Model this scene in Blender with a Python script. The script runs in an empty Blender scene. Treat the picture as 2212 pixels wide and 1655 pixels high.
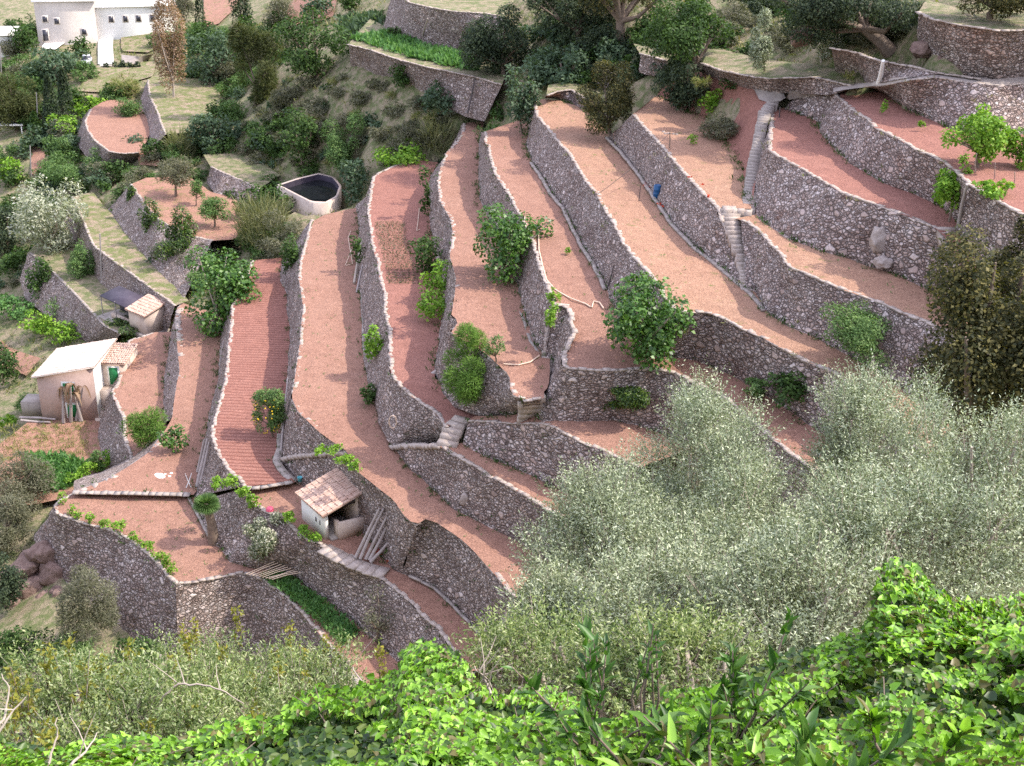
import bpy, bmesh, math, random
import numpy as np
from mathutils import Vector, Matrix
from mathutils.geometry import delaunay_2d_cdt
C = bpy.context.scene
COL = C.collection
R = np.random.default_rng(7)
random.seed(7)
ZO = 60.0
# ---------------------------------------------------------------- camera
HF, PIT, ROL = 46.0, 25.0, 2.0
FP = 1106 / math.tan(math.radians(HF / 2)); CX, CY = 1106.0, 827.5
_p = math.radians(PIT); _r = math.radians(ROL)
FWD = np.array([0, math.cos(_p), -math.sin(_p)])
_rt = np.array([1.0, 0, 0]); _up = np.cross(_rt, FWD)
RT = _rt * math.cos(_r) + _up * math.sin(_r)
UP = -_rt * math.sin(_r) + _up * math.cos(_r)
cd = bpy.data.cameras.new('camera'); cam = bpy.data.objects.new('camera', cd); COL.objects.link(cam)
cam.matrix_world = Matrix([[RT[i], UP[i], -FWD[i], (0, 0, ZO)[i]] for i in range(3)] + [[0, 0, 0, 1]])
cd.sensor_fit = 'HORIZONTAL'; cd.angle = math.radians(HF); cd.clip_start = 0.3; cd.clip_end = 3000
C.camera = cam
# ---------------------------------------------------------------- sky and sun
SUN_EL, SUN_AZ = 51.0, 86.0          # azimuth measured from +Y (ahead) towards +X (right)
w = bpy.data.worlds.new('World'); C.world = w; w.use_nodes = True
nt = w.node_tree; bg = nt.nodes['Background']
sky = nt.nodes.new('ShaderNodeTexSky'); sky.sky_type = 'NISHITA'; sky.sun_disc = False
sky.sun_elevation = math.radians(SUN_EL); sky.sun_rotation = math.radians(SUN_AZ)
sky.air_density = 1.4; sky.dust_density = 2.0; sky.ozone_density = 1.5
sky_fill = nt.nodes.new('ShaderNodeMix'); sky_fill.data_type = 'RGBA'; sky_fill.blend_type = 'ADD'; sky_fill.inputs[0].default_value = 1.0
sky_fill.inputs[7].default_value = (2.75, 2.3, 2.6, 1)         # even mauve fill added to the sky to lift the shade
nt.links.new(sky.outputs[0], sky_fill.inputs[6]); nt.links.new(sky_fill.outputs[2], bg.inputs[0]); bg.inputs[1].default_value = 0.15
sd = bpy.data.lights.new('sun', 'SUN'); so = bpy.data.objects.new('sun', sd); COL.objects.link(so)
sd.energy = 2.6; sd.angle = math.radians(0.6); sd.color = (1.0, 0.93, 0.82)
_e, _a = math.radians(SUN_EL), math.radians(SUN_AZ)
SD = Vector((math.sin(_a) * math.cos(_e), math.cos(_a) * math.cos(_e), math.sin(_e)))
so.rotation_euler = SD.to_track_quat('Z', 'Y').to_euler(); so.location = (60, 20, 120)
C.view_settings.view_transform = 'Standard'; C.view_settings.look = 'None'
C.view_settings.exposure = 1.06; C.view_settings.gamma = 1.0
C.render.engine = 'CYCLES'
C.cycles.max_bounces = 5; C.cycles.diffuse_bounces = 3; C.cycles.glossy_bounces = 2
C.cycles.transmission_bounces = 3; C.cycles.transparent_max_bounces = 4
C.cycles.use_denoising = False
C.cycles.caustics_reflective = False; C.cycles.caustics_refractive = False

# ---------------------------------------------------------------- helpers
def ray(px, py):
    d = FWD * FP + RT * (px - CX) + UP * (CY - py)
    return d / np.linalg.norm(d)
def at(px, py, z):                    # the point of the photograph's (px, py) that lies z metres from camera level
    d = ray(px, py); q = d * (z / d[2]); return np.array([q[0], q[1], z + ZO])
def atd(px, py, D):
    q = ray(px, py) * D; return np.array([q[0], q[1], q[2] + ZO])
def mpp(P):                           # metres per pixel at P
    return float((np.asarray(P) - [0, 0, ZO]) @ FWD) / FP
def PL(s):                            # 'x,y@z x,y ...' -> world points, z interpolated between the given ones
    px = []; zz = {}
    for i, t in enumerate(s.split()):
        a, _, z = t.partition('@'); x, y = a.split(','); px.append((float(x), float(y)))
        if z: zz[i] = float(z)
    L = [0.0]
    for i in range(1, len(px)): L.append(L[-1] + math.dist(px[i], px[i - 1]) + 1e-6)
    k = sorted(zz); z = np.interp(L, [L[i] for i in k], [zz[i] for i in k])
    return np.array([at(x, y, q) for (x, y), q in zip(px, z)])
def resample(P, n):
    L = np.r_[0, np.cumsum(np.linalg.norm(np.diff(P, axis=0), axis=1))]
    t = np.linspace(0, L[-1], n)
    return np.stack([np.interp(t, L, P[:, i]) for i in range(3)], 1)
def plen(P): return float(np.linalg.norm(np.diff(P, axis=0), axis=1).sum())

def mesh(name, V, F, mat=None, smooth=False, parent=None, loc=None):
    """V (n,3) array, F list of index arrays (m,k) or one array; one linked object"""
    V = np.asarray(V, float).reshape(-1, 3)
    if loc is None: loc = np.zeros(3)
    V = V - np.asarray(loc)
    Fs = F if isinstance(F, list) else [F]
    Fs = [np.asarray(f, np.int32) for f in Fs if len(f)]
    me = bpy.data.meshes.new(name)
    me.vertices.add(len(V)); me.vertices.foreach_set('co', V.astype(np.float32).ravel())
    nl = sum(f.size for f in Fs); npol = sum(len(f) for f in Fs)
    me.loops.add(nl); me.polygons.add(npol)
    me.loops.foreach_set('vertex_index', np.concatenate([f.ravel() for f in Fs]))
    tot = np.concatenate([np.full(len(f), f.shape[1], np.int32) for f in Fs])
    me.polygons.foreach_set('loop_start', np.r_[0, np.cumsum(tot)[:-1]].astype(np.int32))
    me.polygons.foreach_set('loop_total', tot)
    if smooth: me.polygons.foreach_set('use_smooth', np.ones(npol, bool))
    me.update(calc_edges=True); me.validate()
    if mat: me.materials.append(mat)
    o = bpy.data.objects.new(name, me); COL.objects.link(o)
    if parent is not None:
        o.parent = parent
        o.location = np.asarray(loc) - np.asarray(parent.location)
    else: o.location = loc
    return o
def tag(o, label=None, cat=None, group=None, kind=None):
    if label: o['label'] = label
    if cat: o['category'] = cat
    if group: o['group'] = group
    if kind: o['kind'] = kind
    return o
def empty(name, loc, label, cat, group=None):
    o = bpy.data.objects.new(name, None); COL.objects.link(o); o.location = tuple(loc)
    o.empty_display_size = 0.3
    return tag(o, label, cat, group)

class MB:                             # collects simple solids into one mesh
    def __init__(s): s.v = []; s.f = {}; s.n = 0
    def add(s, V, F):
        V = np.asarray(V, float)
        for f in F: s.f.setdefault(len(f), []).append([i + s.n for i in f])
        s.v.append(V); s.n += len(V)
    def box(s, o, u, v, h, z0=0.0, jit=0.0):   # o corner, u/v horizontal edge vectors, from z0 up h
        o = np.asarray(o, float); u = np.r_[np.asarray(u, float), 0][:3]; v = np.r_[np.asarray(v, float), 0][:3]
        b = [o, o + u, o + u + v, o + v]
        V = np.array([q + [0, 0, z0] for q in b] + [q + [0, 0, z0 + h] for q in b])
        if jit: V = V + R.normal(0, jit, V.shape)
        s.add(V, [(0, 3, 2, 1), (4, 5, 6, 7), (0, 1, 5, 4), (1, 2, 6, 5), (2, 3, 7, 6), (3, 0, 4, 7)])
    def hexa(s, b, t):                 # bottom quad, top quad
        s.add(np.array(list(b) + list(t)), [(0, 3, 2, 1), (4, 5, 6, 7), (0, 1, 5, 4), (1, 2, 6, 5), (2, 3, 7, 6), (3, 0, 4, 7)])
    def tube(s, P, r, k=6):
        V, F = tube(P, r, k); s.add(V, [tuple(f) for f in F])
        m = len(P); s.add(V[:k], [tuple(range(k))[::-1]]); s.add(V[-k:], [tuple(range(k))])
    def build(s, name, mat, parent=None, loc=None, smooth=False):
        return mesh(name, np.concatenate(s.v), [np.array(f) for f in s.f.values()], mat, smooth, parent, loc)
def tube(P, r, k=6):
    P = np.asarray(P, float); n = len(P); r = np.broadcast_to(np.asarray(r, float), (n,))
    T = np.gradient(P, axis=0); T /= np.linalg.norm(T, axis=1)[:, None] + 1e-9
    ref = np.where(np.abs(T[:, 2:3]) > 0.9, [[1.0, 0, 0]], [[0, 0, 1.0]])
    A = np.cross(T, ref); A /= np.linalg.norm(A, axis=1)[:, None] + 1e-9
    B = np.cross(T, A); a = np.arange(k) * 2 * math.pi / k
    V = P[:, None] + r[:, None, None] * (A[:, None] * np.cos(a)[None, :, None] + B[:, None] * np.sin(a)[None, :, None])
    i = np.arange(n - 1)[:, None] * k; j = np.arange(k)[None]
    F = np.stack([i + j, i + (j + 1) % k, i + k + (j + 1) % k, i + k + j], -1).reshape(-1, 4)
    return V.reshape(-1, 3), F
# value noise
_NT = R.random((32, 32, 32)) * 2 - 1
def noise(P, s):
    P = np.asarray(P) * s; i = np.floor(P).astype(int); f = P - i; f = f * f * (3 - 2 * f); o = 0
    for dx in (0, 1):
        for dy in (0, 1):
            for dz in (0, 1):
                wgt = (f[..., 0] if dx else 1 - f[..., 0]) * (f[..., 1] if dy else 1 - f[..., 1]) * (f[..., 2] if dz else 1 - f[..., 2])
                o = o + wgt * _NT[(i[..., 0] + dx) % 32, (i[..., 1] + dy) % 32, (i[..., 2] + dz) % 32]
    return o

# ---------------------------------------------------------------- materials
def new_mat(name):
    m = bpy.data.materials.new(name); m.use_nodes = True
    n = m.node_tree.nodes; b = n['Principled BSDF']; b.inputs['Roughness'].default_value = 0.85
    if 'Specular IOR Level' in b.inputs: b.inputs['Specular IOR Level'].default_value = 0.25
    return m, m.node_tree, b
def ramp(nt, fac, cols):
    r = nt.nodes.new('ShaderNodeValToRGB'); e = r.color_ramp.elements
    while len(e) < len(cols): e.new(0.5)
    for k, (p, c) in zip(e, cols): k.position = p; k.color = (*c, 1)
    nt.links.new(fac, r.inputs[0]); return r.outputs[0]
def nz(nt, co, scale, det=4, rough=0.6):
    t = nt.nodes.new('ShaderNodeTexNoise'); t.inputs['Scale'].default_value = scale
    t.inputs['Detail'].default_value = det; t.inputs['Roughness'].default_value = rough
    nt.links.new(co, t.inputs['Vector']); return t.outputs[0]
def mixc(nt, f, a, b, mode='MIX'):
    m = nt.nodes.new('ShaderNodeMix'); m.data_type = 'RGBA'; m.blend_type = mode
    for s, v in ((0, f), (6, a), (7, b)):
        if isinstance(v, (int, float)): m.inputs[s].default_value = v
        elif isinstance(v, tuple): m.inputs[s].default_value = (*v, 1)
        else: nt.links.new(v, m.inputs[s])
    return m.outputs[2]
def mth(nt, op, a, b=0.0):
    m = nt.nodes.new('ShaderNodeMath'); m.operation = op
    for s, v in ((0, a), (1, b)):
        if isinstance(v, (int, float)): m.inputs[s].default_value = v
        else: nt.links.new(v, m.inputs[s])
    return m.outputs[0]
def bump(nt, b, h, strength, dist):
    k = nt.nodes.new('ShaderNodeBump'); k.inputs['Strength'].default_value = strength
    k.inputs['Distance'].default_value = dist
    nt.links.new(h, k.inputs['Height']); nt.links.new(k.outputs[0], b.inputs['Normal'])
def geo_pos(nt): return nt.nodes.new('ShaderNodeNewGeometry').outputs['Position']

def soil_mat(name, c1, c2, c3, green=0.0, gcol=(0.13, 0.16, 0.04), furrow=0):
    m, nt, b = new_mat(name); P = geo_pos(nt)
    big = mth(nt, 'ADD', mth(nt, 'MULTIPLY', nz(nt, P, 0.16, 4), .55), mth(nt, 'MULTIPLY', nz(nt, P, 0.55, 5, .7), .45)); mid = nz(nt, P, 1.6, 5, 0.65); fine = nz(nt, P, 9, 3, 0.7)
    c = ramp(nt, big, [(0.36, c1), (0.5, c2), (0.64, c3)])
    c = mixc(nt, 0.5, c, ramp(nt, mid, [(0.3, tuple(x * 0.68 for x in c1)), (0.55, c2), (0.75, tuple(min(1, x * 1.3) for x in c3))]))
    c = mixc(nt, 0.5, c, ramp(nt, fine, [(0.3, tuple(x * 0.4 for x in c1)), (0.55, c2), (0.75, tuple(min(1, x * 1.5) for x in c3))]))
    if green:
        g = nz(nt, P, 0.9, 6, 0.75); gf = ramp(nt, g, [(0.60 - 0.25 * green, (0, 0, 0)), (0.74 - 0.25 * green, (1, 1, 1))])
        c = mixc(nt, gf, c, gcol)
    if furrow:                        # shade of the furrow bottoms painted into the soil colour
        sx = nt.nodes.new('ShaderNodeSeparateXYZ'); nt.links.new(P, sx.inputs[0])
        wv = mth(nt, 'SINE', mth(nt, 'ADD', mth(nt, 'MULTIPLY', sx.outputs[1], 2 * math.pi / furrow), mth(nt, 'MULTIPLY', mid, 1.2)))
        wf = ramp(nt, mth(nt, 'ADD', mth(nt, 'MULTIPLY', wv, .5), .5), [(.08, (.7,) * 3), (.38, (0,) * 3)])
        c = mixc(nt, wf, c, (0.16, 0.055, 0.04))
    nt.links.new(c, b.inputs['Base Color']); b.inputs['Roughness'].default_value = 0.95
    h = mth(nt, 'ADD', mth(nt, 'MULTIPLY', mid, 0.6), mth(nt, 'MULTIPLY', fine, 0.5))
    bump(nt, b, h, 1.0, 0.22)
    return m
def stone_mat(name, cols, scale=4.7, gap=0.8, bd=0.16):
    m, nt, b = new_mat(name); P = geo_pos(nt)
    dn = nt.nodes.new('ShaderNodeTexNoise'); dn.inputs['Scale'].default_value = 2.2
    nt.links.new(P, dn.inputs['Vector'])
    vm = nt.nodes.new('ShaderNodeVectorMath'); vm.operation = 'MULTIPLY_ADD'
    nt.links.new(dn.outputs['Color'], vm.inputs[0]); vm.inputs[1].default_value = (0.22,) * 3; nt.links.new(P, vm.inputs[2])
    mp = nt.nodes.new('ShaderNodeMapping'); mp.inputs['Scale'].default_value = (0.85, 0.85, 1.25)
    nt.links.new(vm.outputs[0], mp.inputs[0])
    v = nt.nodes.new('ShaderNodeTexVoronoi'); v.inputs['Scale'].default_value = scale
    v2 = nt.nodes.new('ShaderNodeTexVoronoi'); v2.feature = 'DISTANCE_TO_EDGE'; v2.inputs['Scale'].default_value = scale
    for q in (v, v2): nt.links.new(mp.outputs[0], q.inputs['Vector'])
    va = nt.nodes.new('ShaderNodeTexVoronoi'); va.inputs['Scale'].default_value = scale * .6
    vb = nt.nodes.new('ShaderNodeTexVoronoi'); vb.feature = 'DISTANCE_TO_EDGE'; vb.inputs['Scale'].default_value = scale * .6
    for q in (va, vb): nt.links.new(mp.outputs[0], q.inputs['Vector'])
    sa = nt.nodes.new('ShaderNodeSeparateColor'); nt.links.new(va.outputs['Color'], sa.inputs[0])
    pick = mth(nt, 'GREATER_THAN', sa.outputs[2], .92)        # some of the stones are big single blocks
    vcol = mixc(nt, pick, v.outputs['Color'], va.outputs['Color'])
    edge = mth(nt, 'ADD', mth(nt, 'MULTIPLY', mth(nt, 'MINIMUM', v2.outputs[0], mth(nt, 'MULTIPLY', vb.outputs[0], 2.0)), mth(nt, 'SUBTRACT', 1.0, pick)), mth(nt, 'MULTIPLY', vb.outputs[0], pick))
    sp = nt.nodes.new('ShaderNodeSeparateColor'); nt.links.new(vcol, sp.inputs[0])
    c = ramp(nt, sp.outputs[0], list(zip(np.linspace(0.05, 0.95, len(cols)), cols)))
    big = nz(nt, P, 0.35, 4)
    c = mixc(nt, 0.55, c, ramp(nt, big, [(0.3, (0.62, 0.52, 0.50)), (0.5, (0.85, 0.83, 0.83)), (0.7, (1.25, 1.18, 1.15))]), 'MULTIPLY')
    fine = nz(nt, P, 14, 4, 0.7)
    c = mixc(nt, 0.45, c, ramp(nt, fine, [(0.3, (0.5,) * 3), (0.7, (1.35,) * 3)]), 'MULTIPLY')
    stain = ramp(nt, nz(nt, P, 0.55, 5, 0.7), [(0.60, (0, 0, 0)), (0.72, (1, 1, 1))])
    c = mixc(nt, mth(nt, 'MULTIPLY', stain, 0.45), c, (0.30, 0.13, 0.075))      # rusty lichen and clay
    e = ramp(nt, edge, [(0.025, (1, 1, 1)), (0.09, (0, 0, 0))])
    c = mixc(nt, mth(nt, 'MULTIPLY', e, gap), c, (0.045, 0.033, 0.028))
    nt.links.new(c, b.inputs['Base Color'])
    h = mth(nt, 'MINIMUM', mth(nt, 'MULTIPLY', edge, 3.2), 0.62)
    h = mth(nt, 'ADD', h, mth(nt, 'MULTIPLY', sp.outputs[1], 0.55))
    h = mth(nt, 'ADD', h, mth(nt, 'MULTIPLY', fine, 0.22))
    bump(nt, b, h, 1.0, bd)
    return m
def plain_mat(name, c1, c2, scale=3.0, bd=0.02, rough=0.85, spec=0.25):
    m, nt, b = new_mat(name); P = geo_pos(nt)
    n1 = nz(nt, P, scale, 6, 0.7); n2 = nz(nt, P, scale * 9, 3)
    c = ramp(nt, n1, [(0.3, c1), (0.7, c2)])
    c = mixc(nt, 0.3, c, ramp(nt, n2, [(0.3, (0.6,) * 3), (0.7, (1.25,) * 3)]), 'MULTIPLY')
    nt.links.new(c, b.inputs['Base Color']); b.inputs['Roughness'].default_value = rough
    b.inputs['Specular IOR Level'].default_value = spec
    if bd: bump(nt, b, mth(nt, 'ADD', n1, mth(nt, 'MULTIPLY', n2, 0.4)), 0.7, bd)
    return m
def leaf_mat(name, cols, rough=0.55, trans=0.3, spec=0.3):
    m, nt, b = new_mat(name)
    g = nt.nodes.new('ShaderNodeNewGeometry')
    c = ramp(nt, g.outputs['Random Per Island'], list(zip(np.linspace(0.08, 0.92, len(cols)), cols)))
    big = nz(nt, g.outputs['Position'], 1.1, 2)
    c = mixc(nt, 0.5, c, ramp(nt, big, [(0.35, (0.72, 0.78, 0.8)), (0.65, (1.22, 1.18, 1.0))]), 'MULTIPLY')
    nt.links.new(c, b.inputs['Base Color']); b.inputs['Roughness'].default_value = rough
    b.inputs['Specular IOR Level'].default_value = spec
    t = nt.nodes.new('ShaderNodeBsdfTranslucent')
    nt.links.new(mixc(nt, 1.0, c, (1.25, 1.35, 0.6), 'MULTIPLY'), t.inputs[0])
    mx = nt.nodes.new('ShaderNodeMixShader'); mx.inputs[0].default_value = trans
    nt.links.new(b.outputs[0], mx.inputs[1]); nt.links.new(t.outputs[0], mx.inputs[2])
    nt.links.new(mx.outputs[0], nt.nodes['Material Output'].inputs[0])
    return m
M = {}
M['soil'] = soil_mat('red_soil', (0.25, 0.124, 0.088), (0.345, 0.188, 0.135), (0.43, 0.256, 0.19), 0.0)
M['soil_weedy'] = soil_mat('red_soil_with_weeds', (0.29, 0.145, 0.10), (0.37, 0.20, 0.145), (0.44, 0.26, 0.19), 0.3)
M['soil_dry'] = soil_mat('straw_covered_soil', (0.30, 0.155, 0.105), (0.39, 0.225, 0.152), (0.48, 0.305, 0.21), 0.05)
M['soil_dark'] = soil_mat('dark_tilled_soil', (0.29, 0.10, 0.075), (0.35, 0.135, 0.10), (0.42, 0.18, 0.13), 0.0)
M['soil_red'] = soil_mat('deep_red_soil', (0.25, 0.108, 0.082), (0.325, 0.152, 0.117), (0.40, 0.205, 0.16), 0.0)
M['fallow'] = soil_mat('fallow_field', (0.28, 0.19, 0.14), (0.34, 0.26, 0.19), (0.38, 0.31, 0.22), 0.75, (0.15, 0.17, 0.06))
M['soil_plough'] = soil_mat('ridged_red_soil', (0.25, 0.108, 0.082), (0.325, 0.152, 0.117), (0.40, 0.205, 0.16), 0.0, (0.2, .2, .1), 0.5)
M['ground'] = soil_mat('rough_hillside', (0.22, 0.175, 0.115), (0.31, 0.255, 0.17), (0.40, 0.335, 0.23), 0.65, (0.13, 0.155, 0.06))
M['stone'] = stone_mat('dry_stone', [(0.30, 0.225, 0.195), (0.44, 0.345, 0.305), (0.51, 0.41, 0.365), (0.56, 0.47, 0.43), (0.66, 0.575, 0.54)])
M['stone_big'] = stone_mat('coarse_dry_stone', [(0.30, 0.22, 0.19), (0.44, 0.34, 0.30), (0.51, 0.40, 0.355), (0.57, 0.475, 0.44), (0.67, 0.58, 0.545)], 3.9, 0.8, 0.17)
M['coping'] = plain_mat('pale_coping_stone', (0.31, 0.25, 0.215), (0.52, 0.44, 0.385), 2.5, 0.06)
M['concrete'] = plain_mat('weathered_concrete', (0.27, 0.225, 0.20), (0.43, 0.375, 0.335), 1.6, 0.04)
M['rock'] = plain_mat('brown_rock', (0.14, 0.085, 0.07), (0.34, 0.24, 0.205), 1.6, 0.2)
M['pale_rock'] = plain_mat('pale_rock', (0.30, 0.245, 0.215), (0.50, 0.43, 0.39), 1.8, 0.12)
M['bark'] = plain_mat('grey_bark', (0.14, 0.10, 0.075), (0.26, 0.20, 0.16), 4, 0.03)
M['pale_bark'] = plain_mat('pale_bark', (0.34, 0.28, 0.23), (0.48, 0.41, 0.35), 4, 0.02)
M['deadwood'] = plain_mat('grey_dead_wood', (0.30, 0.25, 0.23), (0.46, 0.40, 0.38), 3, 0.02)
M['plaster'] = plain_mat('stained_plaster', (0.50, 0.38, 0.31), (0.66, 0.55, 0.47), 1.0, 0.02)
M['pinkwall'] = plain_mat('pinkish_render', (0.42, 0.29, 0.25), (0.52, 0.38, 0.33), 1.2, 0.02)
M['white'] = plain_mat('whitewash', (0.72, 0.70, 0.66), (0.84, 0.82, 0.78), 0.8, 0.01)
M['beige'] = plain_mat('beige_render', (0.56, 0.50, 0.46), (0.66, 0.60, 0.56), 0.6, 0.01)
M['green'] = plain_mat('green_paint', (0.015, 0.16, 0.05), (0.03, 0.22, 0.08), 3, 0.005, 0.5)
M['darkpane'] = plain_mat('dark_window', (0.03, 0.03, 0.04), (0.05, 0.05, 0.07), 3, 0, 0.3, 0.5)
M['blue'] = plain_mat('blue_plastic', (0.01, 0.07, 0.19), (0.015, 0.10, 0.25), 3, 0, 0.45, 0.4)
M['turq'] = plain_mat('turquoise_plastic', (0.10, 0.42, 0.48), (0.14, 0.50, 0.56), 3, 0, 0.45, 0.4)
M['pink'] = plain_mat('pink_plastic', (0.75, 0.10, 0.18), (0.85, 0.16, 0.24), 3, 0, 0.45, 0.4)
M['hose'] = plain_mat('pale_hose', (0.62, 0.46, 0.34), (0.72, 0.56, 0.44), 3, 0, 0.6)
M['wire'] = plain_mat('dark_wire', (0.06, 0.05, 0.05), (0.10, 0.08, 0.08), 3, 0, 0.6)
M['steel'] = plain_mat('grey_post', (0.30, 0.27, 0.26), (0.42, 0.38, 0.36), 3, 0, 0.6)
M['ash'] = plain_mat('pale_ash', (0.66, 0.62, 0.60), (0.82, 0.79, 0.77), 2, 0.02)
M['sheet'] = plain_mat('dark_roof_sheet', (0.05, 0.04, 0.06), (0.09, 0.075, 0.10), 1, 0.01, 0.6)
M['carpaint'] = plain_mat('silver_car_paint', (0.60, 0.60, 0.62), (0.66, 0.66, 0.68), 1, 0, 0.3, 0.5)
M['rubber'] = plain_mat('tyre_rubber', (0.02, 0.02, 0.02), (0.04, 0.04, 0.04), 1, 0, 0.8)
M['red'] = plain_mat('red_flower', (0.55, 0.05, 0.03), (0.65, 0.10, 0.04), 5, 0)
M['tile'] = plain_mat('clay_roof_tile', (0.42, 0.26, 0.20), (0.62, 0.46, 0.38), 2.2, 0.02)
M['tile_pale'] = plain_mat('sun_bleached_roof_tile', (0.60, 0.48, 0.40), (0.78, 0.68, 0.60), 1.4, 0.02)
m, nt, b = new_mat('dark_water'); b.inputs['Base Color'].default_value = (0.012, 0.014, 0.016, 1)
b.inputs['Roughness'].default_value = 0.08; M['water'] = m
LC = dict(
    fig=[(0.030, 0.085, 0.012), (0.055, 0.140, 0.022), (0.085, 0.190, 0.030), (0.14, 0.25, 0.06)],
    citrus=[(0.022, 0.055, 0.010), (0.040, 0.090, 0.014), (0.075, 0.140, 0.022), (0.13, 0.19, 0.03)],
    lime=[(0.10, 0.22, 0.020), (0.15, 0.30, 0.028), (0.21, 0.37, 0.04), (0.27, 0.42, 0.06)],
    almond=[(0.055, 0.11, 0.03), (0.09, 0.17, 0.05), (0.13, 0.23, 0.07), (0.19, 0.28, 0.10)],
    feather=[(0.07, 0.15, 0.02), (0.11, 0.21, 0.03), (0.16, 0.27, 0.05)],
    oak=[(0.032, 0.038, 0.016), (0.055, 0.06, 0.022), (0.09, 0.085, 0.03), (0.19, 0.165, 0.055)],
    dark=[(0.020, 0.034, 0.020), (0.036, 0.058, 0.032), (0.060, 0.088, 0.045), (0.10, 0.13, 0.07)],
    bluegreen=[(0.045, 0.080, 0.045), (0.075, 0.125, 0.07), (0.12, 0.175, 0.105)],
    green=[(0.030, 0.062, 0.016), (0.050, 0.100, 0.022), (0.080, 0.145, 0.035)],
    olive=[(0.10, 0.12, 0.065), (0.20, 0.245, 0.135), (0.28, 0.33, 0.195), (0.37, 0.415, 0.27), (0.46, 0.495, 0.36)],
    wildolive=[(0.07, 0.11, 0.035), (0.14, 0.20, 0.07), (0.22, 0.29, 0.105), (0.31, 0.37, 0.16), (0.42, 0.45, 0.28)],
    silver=[(0.16, 0.19, 0.13), (0.28, 0.31, 0.22), (0.42, 0.44, 0.36), (0.55, 0.55, 0.48)],
    scrub=[(0.075, 0.080, 0.050), (0.12, 0.125, 0.075), (0.17, 0.17, 0.11), (0.23, 0.22, 0.16)],
    grass=[(0.10, 0.14, 0.03), (0.17, 0.20, 0.05), (0.26, 0.26, 0.09), (0.36, 0.31, 0.15)],
    pine=[(0.045, 0.060, 0.018), (0.075, 0.090, 0.028), (0.11, 0.12, 0.04)],
    cypress=[(0.014, 0.022, 0.012), (0.024, 0.034, 0.018), (0.04, 0.05, 0.028)],
    dead=[(0.20, 0.12, 0.08), (0.30, 0.20, 0.14), (0.40, 0.28, 0.20)],
    ivy=[(0.14, 0.12, 0.04), (0.045, 0.105, 0.014), (0.09, 0.20, 0.018), (0.14, 0.31, 0.020), (0.195, 0.40, 0.028), (0.26, 0.49, 0.04), (0.33, 0.56, 0.08)],
    yellowish=[(0.15, 0.17, 0.025), (0.23, 0.23, 0.035), (0.32, 0.28, 0.055)],
    whitefl=[(0.07, 0.10, 0.05), (0.16, 0.19, 0.11), (0.34, 0.36, 0.26), (0.6, 0.58, 0.5)],
    crop=[(0.07, 0.17, 0.05), (0.11, 0.24, 0.07), (0.15, 0.28, 0.09)],
    reed=[(0.10, 0.12, 0.06), (0.18, 0.19, 0.09), (0.28, 0.27, 0.14)],
    redfl=[(0.5, 0.05, 0.03), (0.6, 0.1, 0.05)],
    lemon=[(0.75, 0.55, 0.03), (0.85, 0.62, 0.05)])
for k, v in LC.items():
    M['l_' + k] = leaf_mat(k + '_leaf', v, 0.42 if k in ('ivy', 'fig', 'citrus', 'olive') else 0.6, 0.12 if k == 'olive' else 0.28, 0.45 if k in ('ivy', 'fig', 'citrus', 'olive') else 0.25)
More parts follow.
